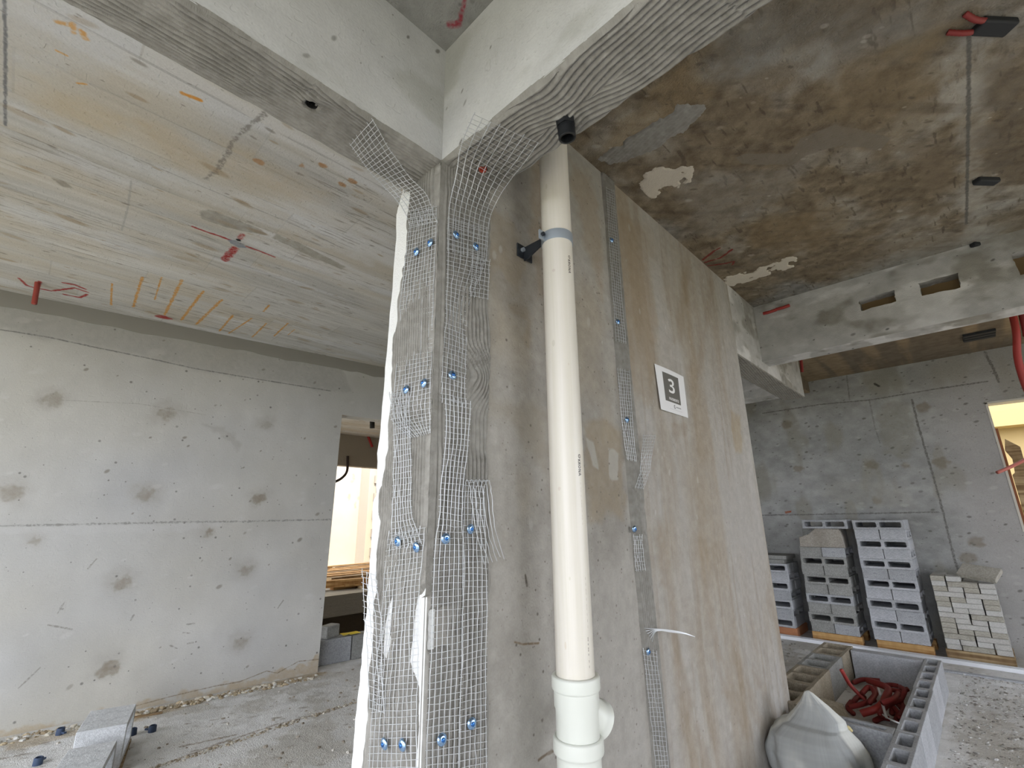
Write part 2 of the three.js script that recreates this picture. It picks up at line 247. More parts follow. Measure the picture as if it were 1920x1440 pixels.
{
  cr.stain(RCs([[1300, 120], [1350, 60], [1440, 0], [1800, 0], [1760, 60], [1640, 100], [1560, 130], [1500, 90], [1400, 110], [1340, 140]]), [128, 127, 122], 0.8, 0.05, 0.06, 8);
  cr.stain(RCs([[1300, 140], [1340, 115], [1450, 90], [1530, 85], [1580, 130], [1570, 160], [1500, 150], [1460, 125], [1380, 150], [1310, 155]]), [166, 165, 160], 0.75, 0.02, 0.03, 12);
  cr.stain(RCs([[1380, 150], [1470, 118], [1500, 140], [1480, 170], [1400, 165]]), [120, 104, 80], 0.6, 0.02, 0.03, 12);
  cr.stain(RCs([[1120, 270], [1280, 115], [1330, 165], [1320, 195], [1200, 260], [1140, 300]]), [166, 144, 108], 0.65, 0.02, 0.03, 12);
  cr.stain(RCs([[1375, 295], [1400, 288], [1480, 288], [1500, 260], [1570, 232], [1670, 260], [1650, 282], [1580, 272], [1510, 292], [1480, 310], [1390, 308]]), [124, 116, 104], 0.85, 0.006, 0.012, 12, 0.2);
  cr.stain(RCs([[1675, 275], [1740, 258], [1780, 290], [1790, 330], [1760, 355], [1720, 350], [1740, 310], [1690, 290]]), [126, 112, 92], 0.75, 0.012, 0.02, 12, 0.2);
  cr.stain(RCs([[1670, 90], [1760, 50], [1840, 0], [1890, 0], [1800, 70], [1720, 105], [1660, 100]]), [134, 116, 86], 0.7, 0.02, 0.03, 12);
  cr.stain(RCs([[1560, 150], [1680, 100], [1760, 110], [1770, 200], [1700, 250], [1600, 240], [1570, 200]]), [144, 126, 96], 0.5, 0.05, 0.06, 10);
  cr.stain(RCs([[1760, 115], [1830, 70], [1860, 90], [1850, 300], [1850, 460], [1800, 480], [1800, 300], [1770, 200]]), [186, 184, 178], 0.7, 0.02, 0.03, 14);
  cr.stain(RCs([[1850, 120], [1900, 100], [1920, 180], [1920, 220], [1850, 200]]), [110, 102, 92], 0.7, 0.02, 0.03, 12);
  cr.stain(RCs([[1840, 240], [1920, 220], [1920, 330], [1850, 320]]), [104, 95, 84], 0.7, 0.02, 0.04, 12);
  cr.stain(RCs([[1860, 40], [1920, 20], [1920, 110], [1880, 120]]), [182, 178, 170], 0.6, 0.03, 0.03, 12);
  cr.stroke(RCs([[1817, 60], [1816, 200], [1812, 420]]), 0.012, [92, 90, 86], 0.85, 0.5, 0.2);
  cr.stain(RCs([[1280, 330], [1480, 310], [1490, 350], [1400, 420], [1330, 440], [1280, 380]]), [158, 156, 152], 0.6, 0.03, 0.04, 14);
  cr.stain(RCs([[1400, 420], [1560, 380], [1600, 440], [1480, 480], [1420, 470]]), [140, 118, 84], 0.6, 0.04, 0.05, 14);
  cr.stain(RCs([[1520, 500], [1640, 460], [1800, 440], [1800, 470], [1640, 500], [1560, 520]]), [122, 108, 88], 0.6, 0.03, 0.04, 14);
  cr.stain(RCs([[1560, 510], [1920, 400], [1920, 440], [1600, 535]]), [170, 168, 162], 0.55, 0.03, 0.04, 14);
  for (const p of [[[1318, 487], [1340, 470], [1350, 465]], [[1322, 492], [1350, 484], [1372, 468]], [[1328, 498], [1360, 494], [1376, 490], [1374, 496]]]) cr.stroke(RCs(p), 0.014, [120, 34, 30], 0.9, 0.6, 0.2);
  cr.specks(900, 24, [84, 74, 62], 0.002, 0.012, 0.6, null, 2.5, 0.8);
  cr.specks(160, 25, [196, 190, 178], 0.004, 0.02, 0.5, null, 1.6, 0.8);
}
const ceilR = struct('ceiling_right', boxUV(box(RBX - 0.02, 3.72, TOPR, TOPR + 0.14, ZW - 0.02, ZF), cr), concrete(cr, { bump: 0.004, tex: ROUGH }), 'stained brown and grey concrete ceiling beyond the ribbed beam', 'ceiling');
const cf = new Surf(3, 3, 3, -3, 200, (x, z) => { const d = fbm(x * 0.8, z * 9, 5, 5), g = fbm(x * 20, z * 20, 35, 3), v = (g - 0.5) * 30; const c = mix3([140, 122, 96], [110, 98, 82], sst(0.35, 0.65, d)); return [c[0] + v, c[1] + v, c[2] + v]; });
const farCeil = concrete(cf, { bump: 0.002 });
struct('ceiling_rear', boxUV(merge([box(3.84, XB + 0.1, TOPL, TOPL + 0.2, ZW - 0.19, ZF), box(XE, XB + 0.1, 2.49, 2.82, -4.1, ZW - 0.18)]), cf), farCeil, 'brown formwork-stained ceiling above the stacked blocks', 'ceiling');

// ------------------------------------------------------------------ pier wall with the pipe
const rw = new Surf(2.52, 2.75, 0.68, 0, 620, (x, y) => {
  const v0 = fbm(x * 9 + fbm(y * 2, x, 3, 2), y * 0.9, 5, 4), v1 = fbm(x * 34, y * 2.4, 15, 3), big = fbm(x * 2.2, y * 0.9, 25, 4), g = fbm(x * 40, y * 40, 35, 3), rt = sst(1.6, 1.75, x);
  const lf = fbm(x * 3, y * 1.6, 55, 5);
  let a = mix3([168, 164, 156], [162, 150, 130], sst(0.56, 0.78, lf) * 0.55); a = mix3(a, [138, 133, 126], sst(0.5, 0.75, fbm(x * 4, y * 2.5, 65, 4)) * 0.6);
  let b = mix3([170, 165, 157], [156, 143, 124], sst(0.4, 0.76, v0 * 0.45 + big * 0.55)); b = mix3(b, [186, 185, 182], sst(0.48, 0.72, fbm(x * 5 + y * 0.4, y * 1.1, 75, 4)) * 0.5); b = mix3(b, [132, 118, 98], sst(0.6, 0.75, v1) * 0.18);
  const c = mix3(a, b, rt), v = (g - 0.5) * 20 + (vn(x * 300, y * 300, 9) - 0.5) * 7; return [c[0] + v, c[1] + v, c[2] + v];
});
rw.k = 0.5; rw.f = 1.9;
const RW = (px, py) => TW(at(px, py, 'z', ZW)), RWs = (pts) => pts.map((p) => RW(...p));
{
  const tan = [150, 130, 100], brown = [132, 114, 90], pale = [182, 180, 174];
  rw.stain(RWs([[918, 380], [945, 400], [960, 420], [985, 500], [975, 560], [950, 520], [930, 470], [920, 520]]), tan, 0.6, 0.012, 0.02, 18, 0.3);
  rw.stain(RWs([[958, 575], [970, 570], [1000, 600], [990, 650], [982, 640], [985, 600]]), brown, 0.6, 0.008, 0.015, 18, 0.3);
  rw.stain(RWs([[1000, 290], [1016, 300], [1020, 560], [1008, 560], [995, 420]]), [132, 108, 82], 0.6, 0.012, 0.015, 14, 0.3);
  rw.stain(RWs([[916, 745], [950, 748], [1020, 770], [1024, 800], [1020, 880], [985, 850], [955, 790], [920, 770]]), [142, 130, 110], 0.7, 0.015, 0.02, 14, 0.3);
  rw.stain(RWs([[1090, 790], [1130, 785], [1165, 810], [1170, 980], [1110, 970], [1095, 880]]), [148, 126, 92], 0.7, 0.012, 0.02, 14, 0.3);
  rw.stain(RWs([[1070, 300], [1110, 330], [1125, 420], [1130, 560], [1105, 480], [1080, 400]]), [150, 126, 94], 0.65, 0.015, 0.025, 12, 0.3);
  rw.stain(RWs([[1150, 380], [1220, 430], [1230, 600], [1215, 760], [1180, 700], [1165, 520]]), [152, 130, 102], 0.6, 0.02, 0.03, 9, 0.3);
  rw.stain(RWs([[1140, 840], [1160, 850], [1160, 900], [1142, 900]]), pale, 0.7, 0.006, 0.015, 18, 0.2);
  rw.stain(RWs([[1098, 820], [1112, 830], [1122, 880], [1112, 870]]), pale, 0.7, 0.006, 0.012, 18, 0.2);
  rw.stain(RWs([[1240, 450], [1275, 480], [1300, 700], [1270, 680], [1250, 600]]), pale, 0.5, 0.015, 0.03, 9, 0.3);
  rw.stain(RWs([[1255, 790], [1290, 795], [1285, 815], [1262, 812]]), brown, 0.5, 0.012, 0.02, 18, 0.4);
  rw.stain(RWs([[1370, 770], [1388, 780], [1392, 850], [1378, 852]]), [158, 132, 88], 0.7, 0.01, 0.015, 12, 0.3);
  for (const [x, y0, y1, w] of [[1240, 960, 1400, 6], [1268, 1190, 1440, 5], [1310, 1000, 1300, 5], [1345, 1190, 1390, 10], [1375, 1200, 1410, 8], [1410, 1230, 1400, 7], [1300, 400, 640, 7], [1335, 500, 700, 6], [1225, 830, 1100, 5], [1440, 1100, 1390, 6]]) {
    const sl = (x - 924) / (900 + 2358) * (y1 - 900); rw.stain(RWs([[x, y0], [x + w * 0.7, y0 + 20], [x + w + sl, y1], [x - w + sl, y1], [x - w * 0.7, y0 + 30]]), [138, 119, 94], 0.5, 0.014, 0.02, 12, 0.5);
  }
  rw.stain(RWs([[1240, 830], [1400, 900], [1440, 1040], [1330, 1030], [1240, 960]]), [178, 177, 174], 0.5, 0.04, 0.05, 8);
  rw.stroke(RWs([[985, 1078], [988, 1098]]), 0.007, [90, 84, 76], 0.9); rw.stroke(RWs([[965, 1204], [980, 1208], [1010, 1206]]), 0.005, [116, 98, 76], 0.8); rw.stroke(RWs([[1010, 1425], [1025, 1414], [1038, 1408]]), 0.008, [104, 90, 72], 0.8);
  rw.specks(700, 44, [92, 86, 78], 0.0018, 0.006, 0.8, [0.9, 1.7, 0, 2.7]);
  rw.specks(300, 45, [100, 90, 78], 0.002, 0.006, 0.6);
  rw.specks(90, 46, [196, 194, 190], 0.004, 0.016, 0.5, null, 1.8, 1.4);
}
const pierMat = concrete(rw, { bump: 0.0012 });
const pier = struct('wall_right', boxUV(box(XC + 0.006, XE, 0, TOPR, ZB, ZW), rw), pierMat, 'brown-streaked concrete pier wall behind the cream drain pipe', 'wall');

// ------------------------------------------------------------------ beams
const bm = new Surf(3.6, 2.6, -2.6, 0.4, 500, (x, y) => { const n = fbm(x * 2, y * 2.4, 5, 5), m = fbm(x * 14, y * 14, 15, 4), k = sst(0.58, 0.72, fbm(x * 3.1, y * 5, 27, 4)); const v = 205 + (n - 0.5) * 22 + (m - 0.5) * 18 + (vn(x * 240, y * 240, 4) - 0.5) * 6 - k * 16; return [v, v, v - 2 - k * 3]; });
bm.specks(420, 31, [120, 117, 112], 0.002, 0.009, 0.85, null, 2, 1.0); bm.specks(40, 32, [116, 108, 98], 0.004, 0.016, 0.8, null, 2.2, -0.8);
const beamMat = concrete(bm, { bump: 0.0012 });
function beamHoles(pts, holes) { const s = new THREE.Shape(pts.map((p) => new THREE.Vector2(...p))); for (const h of holes) s.holes.push(new THREE.Path(h.map((p) => new THREE.Vector2(...p)))); return s; }
const ringPts = (x, y, r, n = 20) => Array.from({ length: n }, (_, i) => [x + r * Math.cos(-i / n * 6.2832), y + r * Math.sin(-i / n * 6.2832)]);
// left beam: a soffit slab with the open sleeve, the web above it
const sleeveL = at(585, 190, 'y', SOF), sleeveO = at(905, 312, 'y', SOF);
{
  const sh = beamHoles([[XO, -ZW], [XC + 0.006, -ZW], [XC + 0.006, -LBZ], [XO, -LBZ]].map(([x, y]) => [x, y]), [ringPts(sleeveL.x, -sleeveL.z, 0.0155)]);
  const g = merge([new THREE.ExtrudeGeometry(sh, { depth: 0.07, bevelEnabled: false }).rotateX(-Math.PI / 2).translate(0, SOF, 0), box(XO, XC + 0.006, SOF + 0.07, TOP + 0.1, LBZ, ZW)]);
  g.computeVertexNormals();
  struct('beam_left', boxUV(g, bm), beamMat, 'whitish concrete beam with ribbed mortar underside and an open sleeve', 'beam');
}
{
  const sh = beamHoles([[XC, -ZF], [RBX, -ZF], [RBX, -ZW - 0.0005], [XC, -ZW - 0.0005]], [ringPts(sleeveO.x, -sleeveO.z, 0.0105)]);
  const g = merge([new THREE.ExtrudeGeometry(sh, { depth: 0.07, bevelEnabled: false }).rotateX(-Math.PI / 2).translate(0, SOF, 0), box(XC, RBX, SOF + 0.07, TOPR + 0.1, ZW + 0.0005, ZF)]);
  g.computeVertexNormals();
  struct('beam_right', boxUV(g, bm), beamMat, 'whitish concrete beam with ribbed mortar underside and a black pipe stub', 'beam');
}
// far beam with three chased slots, and the stub of beam beyond the pier
const zb = new Surf(3.2, 1.2, -1.2, 1.9, 420, (z, y) => { const n = fbm(z * 5, y * 7, 5, 5), m = fbm(z * 22, y * 22, 15, 4), k = sst(0.5, 0.66, fbm(z * 3 + 4, y * 8, 27, 5)); let c = mix3([182, 181, 178], [210, 209, 207], k); c = mix3(c, [132, 128, 118], sst(0.56, 0.72, fbm(z * 4, y * 6, 37, 4)) * 0.7); const v = (n - 0.5) * 30 + (m - 0.5) * 26; return [c[0] + v, c[1] + v, c[2] + v]; });
zb.specks(160, 51, [84, 82, 78], 0.003, 0.012, 0.8, null, 1.7, 0.3);
const zbMat = concrete(zb, { bump: 0.002, tex: ROUGH });
{
  const slot = (pts, seed) => { const out = []; for (let i = 0; i < pts.length; i++) { const a = pts[i], b = pts[(i + 1) % pts.length]; for (let k = 0; k < 7; k++) { const t = k / 7; out.push([mix(a[0], b[0], t) + (hash(i, k, seed) - 0.5) * 0.007, mix(a[1], b[1], t) + (hash(k, i, seed + 3) - 0.5) * 0.007]); } } return out.reverse(); };
  const Z = (px, py) => { const p = at(px, py, 'x', 3.70); return [p.z, p.y]; };
  const holes = [[[1609, 562], [1676, 544], [1680, 565], [1615, 583]], [[1722, 531], [1797, 512], [1802, 539], [1729, 555]], [[1895, 475], [1990, 450], [1990, 495], [1912, 516]]].map((h, i) => slot(h.map((p) => Z(...p)), i + 2));
  const sh = beamHoles([[ZW - 0.1, 2.262], [ZF, 2.262], [ZF, TOPR + 0.1], [ZW - 0.1, TOPR + 0.1]], holes);
  const g = new THREE.ExtrudeGeometry(sh, { depth: 0.17, bevelEnabled: false }).rotateY(-Math.PI / 2).translate(3.87, 0, 0);
  const bf = struct('beam_far', boxUV(g, zb), zbMat, 'pale grey far beam chased with three rectangular slots', 'beam'); mesh('slot_back', box(3.8, 3.84, 2.3, 2.62, -0.5, 0.9), new THREE.MeshStandardMaterial({ color: 0x8a7354, roughness: 0.95 }), bf);
}
struct('beam_stub', boxUV(merge([box(XE - 0.002, 4.85, SOF, TOPR + 0.1, LBZ, ZW), box(4.66, 4.85, SOF + 0.02, 2.82, -4.0, LBZ)]), zb), zbMat, 'concrete beam running on past the end of the pier wall', 'beam');

// ------------------------------------------------------------------ rear wall with the window opening
const bw = new Surf(3.3, 2.66, -2.25, 0, 480, (z, y) => {
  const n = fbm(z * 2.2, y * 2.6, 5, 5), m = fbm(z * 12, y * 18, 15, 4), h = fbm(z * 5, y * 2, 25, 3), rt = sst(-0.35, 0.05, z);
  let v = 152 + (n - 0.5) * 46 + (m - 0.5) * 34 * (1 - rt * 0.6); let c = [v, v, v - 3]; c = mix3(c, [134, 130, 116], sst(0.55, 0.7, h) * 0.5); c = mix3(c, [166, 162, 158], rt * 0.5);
  const f = (vn(z * 250, y * 250, 7) - 0.5) * 10; return [c[0] + f, c[1] + f, c[2] + f];
});
bw.k = 0.7; bw.f = 1.3;
const BW = (px, py) => TX(at(px, py, 'x', XB)), BWs = (pts) => pts.map((p) => BW(...p));
{
  const line = (p, w, a = 0.7) => bw.stroke(BWs(p), w, [96, 94, 90], a, 0.7, 0.5);
  line([[1430, 966], [1560, 964], [1660, 962], [1760, 960]], 0.012); line([[1430, 775], [1540, 758], [1631, 750], [1750, 730], [1852, 715]], 0.012);
  line([[1710, 750], [1722, 800], [1740, 860], [1752, 900], [1768, 960], [1790, 1050], [1800, 1080]], 0.016, 0.8); line([[1846, 660], [1862, 690], [1872, 715]], 0.02); line([[1630, 750], [1640, 800], [1650, 830]], 0.012, 0.4); line([[1587, 700], [1593, 750]], 0.012, 0.5);
  for (const [x, y, r] of [[1496, 880, 0.05], [1636, 872, 0.06], [1766, 867, 0.06], [1645, 940, 0.05], [1475, 797, 0.06], [1732, 763, 0.06], [1697, 872, 0.03], [1830, 1015, 0.06], [1818, 1045, 0.06]]) bw.stain(blob(...BW(x, y), r, r * 0.8, 10, x, 0.35), [112, 102, 84], 0.75, 0.012, 0.015, 24, 0.3);
  bw.stain(BWs([[1650, 760], [1700, 750], [1720, 820], [1700, 860], [1660, 850], [1645, 800]]), [128, 124, 110], 0.6, 0.02, 0.03); bw.stain(BWs([[1560, 900], [1640, 905], [1690, 915], [1720, 950], [1600, 955], [1540, 930]]), [172, 168, 156], 0.45, 0.04, 0.04);
  bw.stain(BWs([[1471, 959], [1484, 957], [1484, 961], [1473, 963]]), [150, 78, 50], 0.9, 0.003, 0.006); bw.stroke(BWs([[1640, 720], [1648, 724]]), 0.02, [60, 58, 54], 0.9);
  bw.specks(900, 61, [92, 90, 84], 0.003, 0.014, 0.7, null, 1.8, 0.2); bw.specks(240, 62, [186, 184, 178], 0.006, 0.025, 0.45, null, 2, 0.1);
}
{
  const WL = at(1850, 755, 'x', XB), wz0 = WL.z - 0.005, wy1 = 2.12, wz1 = 1.65, wy0 = 1.0;
  const sh = beamHoles([[-4.1, 0], [ZF, 0], [ZF, TOPL + 0.02], [-4.1, TOPL + 0.02]], [[[wz0, wy0], [wz0, wy1], [wz1, wy1], [wz1, wy0]]]);
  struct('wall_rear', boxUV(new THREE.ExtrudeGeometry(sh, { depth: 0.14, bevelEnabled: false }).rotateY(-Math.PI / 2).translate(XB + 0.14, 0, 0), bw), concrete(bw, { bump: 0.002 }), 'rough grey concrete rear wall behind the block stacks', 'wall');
}

// ------------------------------------------------------------------ floors, the open sides behind the camera, and the outdoors
const fl = new Surf(9.2, 4.6, -2.9, -4.5, 222, (x, z) => {
  const n = fbm(x * 1.8, z * 1.8, 5, 5), m = fbm(x * 16, z * 16, 15, 4), k = fbm(x * 3, z * 3, 25, 4);
  const v = (n - 0.5) * 26 + (m - 0.5) * 26; let b = mix3([222, 221, 218], [200, 197, 190], sst(0.46, 0.6, k + (m - 0.5) * 0.3)); b = mix3(b, [230, 230, 229], sst(0.55, 0.66, fbm(x * 2.2 + 9, z * 2.2, 35, 4) + (m - 0.5) * 0.3) * 0.7); return [b[0] + v, b[1] + v, b[2] + v];
});
{
  const G = (px, py) => T2(at(px, py, 'y', 0)), line = (p, w, c = [120, 104, 86], a = 0.5) => fl.stroke(p.map((q) => G(...q)), w, c, a, 0.9, 0.7);
  line([[300, 1436], [400, 1398], [520, 1358], [600, 1338], [666, 1318]], 0.02); line([[340, 1400], [440, 1378]], 0.02); line([[245, 1352], [330, 1325], [480, 1290], [606, 1262]], 0.05, [150, 130, 102], 0.7);
  fl.stain([[0, 1396], [160, 1362], [300, 1326], [600, 1258], [612, 1266], [400, 1312], [200, 1366], [0, 1412]].map((q) => G(...q)), [182, 164, 134], 0.6, 0.02, 0.05, 10);
  fl.specks(260, 71, [140, 130, 118], 0.004, 0.02, 0.6, [0, 2.4, -4.3, -2.4], 2.2, 0.4);
  fl.specks(500, 72, [96, 88, 80], 0.005, 0.02, 0.6, [2.6, 6, -1.8, 0]); fl.specks(400, 73, [196, 194, 190], 0.005, 0.022, 0.6, [2.6, 6, -1.8, 0]);
}
const floorMat = concrete(fl, { bump: 0.004, tex: ROUGH });
struct('floor', boxUV(merge([box(-2.6, XB + 0.14, -0.2, 0, -4.42, ZF + 0.6), box(-2.6, 1.2, -0.2, 0, -8.2, -4.42)]), fl), floorMat, 'dusty concrete floor strewn with mortar crumbs', 'floor');
const plain = new THREE.MeshStandardMaterial({ color: 0xb9b6ae, roughness: 0.95, bumpMap: RELIEF, bumpScale: 0.002 });
struct('wall_front', merge([box(XO, 1.6, 0, TOPR + 0.1, ZF, ZF + 0.15), box(5.2, XB + 0.14, 0, TOPR + 0.1, ZF, ZF + 0.15), box(1.6, 5.2, 2.3, TOPR + 0.1, ZF, ZF + 0.15), box(5.0, 5.2, 0, 0.9, ZF, ZF + 0.15)]), plain, 'concrete outer wall with wide openings facing the light', 'wall');
struct('wall_side', merge([box(XO - 0.15, XO, 2.35, TOPR + 0.1, -4.6, ZF), box(XO - 0.15, XO, 0, 2.35, -4.6, -4.2), box(XO - 0.15, XO, 0, 2.35, 2.7, ZF + 0.15), box(XO - 0.15, XO, 0, 2.35, -1.5, -1.15)]), plain, 'open concrete side bay with a post that lets the daylight in', 'wall');
struct('added_sun_slab', merge([box(-2.6, XO - 0.15, 2.62, 2.8, -4.6, ZF + 1.8), box(XO - 0.15, XB + 0.14, 2.62, 2.8, ZF + 0.15, ZF + 1.8)]), plain, 'added unseen slab that keeps the sun out of the open sides', 'slab');  // unseen slab, added to block the sun and cut bounce onto the ceilings
struct('ground', new THREE.BoxGeometry(300, 0.4, 300).translate(0, -8, 0), new THREE.MeshStandardMaterial({ color: 0x6a6c5a, roughness: 1 }), 'pale ground far below the open storey', 'ground');

// ------------------------------------------------------------------ combed mortar: real ridges pressed by a notched trowel
function grid(O, U, V, N, lu, lv, nu, nv, h, uvs = 1) {   // a sheet whose height above the surface is h(u, v); where h < 0 it lies inside the concrete
  const P = [], T = [], I = [], H = new Float32Array((nu + 1) * (nv + 1)), p = new THREE.Vector3();
  for (let j = 0, k = 0; j <= nv; j++) for (let i = 0; i <= nu; i++, k++) {
    const u = lu * i / nu, v = lv * j / nv, q = H[k] = h(u, v); p.copy(O).addScaledVector(U, u).addScaledVector(V, v).addScaledVector(N, q); P.push(p.x, p.y, p.z); T.push(u * uvs, v * uvs);
  }
  const up = new THREE.Vector3().crossVectors(U, V).dot(N) > 0, w = nu + 1;
  for (let j = 0; j < nv; j++) for (let i = 0; i < nu; i++) { const a = j * w + i, b = a + 1, c = a + w, d = c + 1; if (H[a] < 0 && H[b] < 0 && H[c] < 0 && H[d] < 0) continue; if (up) I.push(a, b, d, a, d, c); else I.push(a, d, b, a, c, d); }
  const g = new THREE.BufferGeometry(); g.setAttribute('position', new THREE.Float32BufferAttribute(P, 3)); g.setAttribute('uv', new THREE.Float32BufferAttribute(T, 2)); g.setIndex(I); g.computeVertexNormals(); return g;
}
const X = new THREE.Vector3(1, 0, 0), Y = new THREE.Vector3(0, 1, 0), Z = new THREE.Vector3(0, 0, 1), nX = X.clone().negate(), nY = Y.clone().negate();
const V3 = (x, y, z) => new THREE.Vector3(x, y, z);
const comb = (ph, sharp = 0.62) => Math.pow(Math.abs(Math.sin(Math.PI * ph)), sharp);
const ms = new Surf(1, 1, 0, 0, 512, (x, y) => { const n = fbm(x * 7, y * 7, 5, 4), m = fbm(x * 60, y * 60, 15, 3), v = 145 + (n - 0.5) * 26 + (m - 0.5) * 30; return [v + 1, v - 2, v - 9]; });
const mortarMat = new THREE.MeshStandardMaterial({ map: ms.texture(), bumpMap: relief(ROUGH, ms, 0.5), bumpScale: 0.0012, roughness: 0.95 });
const beamLeft = scene.getObjectByName('beam_left'), beamRight = scene.getObjectByName('beam_right'), beamStub = scene.getObjectByName('beam_stub');
{ // underside of the left beam: fine, smeared strokes
  const x0 = XO, z0 = LBZ - 0.004, W = ZW - LBZ + 0.008;
  mesh('mortar_coat', grid(V3(x0, SOF, z0), X, Z, nY, XC - x0 + 0.004, W, 340, 150, (u, v) => {
    const x = x0 + u, e = Math.min(v - 0.006 * fbm(x * 20, 1, 3, 2), W - v - 0.008 * fbm(x * 16, 9, 4, 2)), r = Math.hypot(x - sleeveL.x, z0 + v - sleeveL.z);
    if (r < 0.0165) return -0.002;
    const id = Math.floor(x / 0.42 + 0.8 * vn(x * 1.5, v * 18, 2)), a = (hash(id, 1, 5) - 0.5) * 0.35 + 0.1 * Math.sin(x * 3), ph = (v + a * (x - (id + 0.5) * 0.42) * 0.35 + 0.035 * fbm(x * 4, v * 9, 6, 3)) / 0.0122;
    const smear = sst(0.35, 0.62, fbm(x * 5, v * 14, 12, 3)), q = 0.0025 + 0.0105 * comb(ph) * mix(0.4, 1, smear) + 0.003 * fbm(x * 60, v * 60, 7, 3) + 0.012 * sst(0.045, 0.02, r) * fbm(x * 50, v * 50, 8, 2);
    return q * sst(-0.001, 0.006, e) - (e < -0.001 ? 0.003 : 0);
  }), mortarMat, beamLeft);
}
const stubP = at(1062, 222, 'y', SOF);
{ // underside of the right beam: bold wavy ridges
  const x0 = XC - 0.004, z0 = ZW + 0.0, W = RBX - XC + 0.008, L = 2.4;
  mesh('mortar_coat', grid(V3(x0, SOF, z0), X, Z, nY, W, L, 160, 300, (u, v) => {
    const z = z0 + v, x = x0 + u, e = Math.min(u - 0.007 * fbm(z * 18, 1, 3, 2), W - u - 0.01 * fbm(z * 14, 9, 4, 3)), ro = Math.hypot(x - sleeveO.x, z - sleeveO.z), rs = Math.hypot(x - stubP.x, z - stubP.z);
    if (ro < 0.0145) return -0.002;
    const id = Math.floor(z / 0.47 + 0.5 * vn(z * 2, u * 9, 2)), wob = 0.013 * (fbm(x * 7, z * 5, 16, 3) - 0.5) * 2, bend = 0.035 * sst(0.22, 0.02, rs) * Math.sign(x - stubP.x + 0.02) * sst(-0.12, 0.05, z - stubP.z);
    const ph = (u + wob + bend + (hash(id, 3, 7) - 0.5) * 0.09 * (z - (id + 0.5) * 0.47)) / 0.0158, calm = sst(0.02, 0.09, v) * sst(0.3, 0.5, fbm(x * 6 + 3, z * 4, 15, 3) + 0.12);
    const q = 0.003 + 0.0125 * comb(ph) * mix(0.2, 1, calm) + 0.003 * fbm(x * 50, z * 50, 7, 3) + 0.012 * sst(0.05, 0.026, rs) * fbm(x * 40, z * 40, 8, 2);
    return q * sst(-0.001, 0.006, e) - (e < -0.001 ? 0.003 : 0);
  }), mortarMat, beamRight);
}
{ // underside of the beam beyond the pier
  const W = ZW - LBZ; mesh('mortar_coat', grid(V3(XE, SOF, LBZ), X, Z, nY, 4.85 - XE, W, 130, 56, (u, v) => { const e = Math.min(v - 0.005 * fbm(u * 16, 1, 3, 2), W - v, 1.68 - u); return (0.003 + 0.006 * comb((v + 0.12 * u + 0.01 * fbm(u * 5, v * 6, 3, 2)) / 0.0165)) * sst(-0.001, 0.005, e) - (e < -0.001 ? 0.003 : 0); }), mortarMat, beamStub);
}
// white render on the end of the pier, and the combed coats over its corner
const PL = (px, py) => { const p = at(px, py, 'x', XC); return [p.z, p.y]; };
const whiteMat = new THREE.MeshStandardMaterial({ color: 0xe9e9e6, roughness: 0.85, bumpMap: ROUGH, bumpScale: 0.002 });
{
  const edge = [[757, 352], [748, 385], [744, 402], [742, 460], [734, 560], [722, 690], [716, 780], [708, 850], [706, 925], [699, 945], [697, 1010], [690, 1110], [684, 1180], [676, 1260], [667, 1350], [659, 1450]].map((p) => PL(...p));
  const pts = [[ZW, 0.0], [ZW, SOF], [edge[0][0], SOF]]; for (let i = 0; i + 1 < edge.length; i++) for (let k = 0; k < 5; k++) pts.push([mix(edge[i][0], edge[i + 1][0], k / 5) + (hash(i, k, 3) - 0.5) * 0.006, mix(edge[i][1], edge[i + 1][1], k / 5)]);
  pts.push([-1.25, 0.4], [-1.255, 0]);
  mesh('white_render', new THREE.ExtrudeGeometry(new THREE.Shape(pts.map((p) => new THREE.Vector2(...p))), { depth: 0.02, bevelEnabled: true, bevelSize: 0.003, bevelThickness: 0.003, bevelSegments: 2 }).rotateY(-Math.PI / 2).translate(XC + 0.023, 0, 0), whiteMat, pier).userData.label = 'white render coat';
}
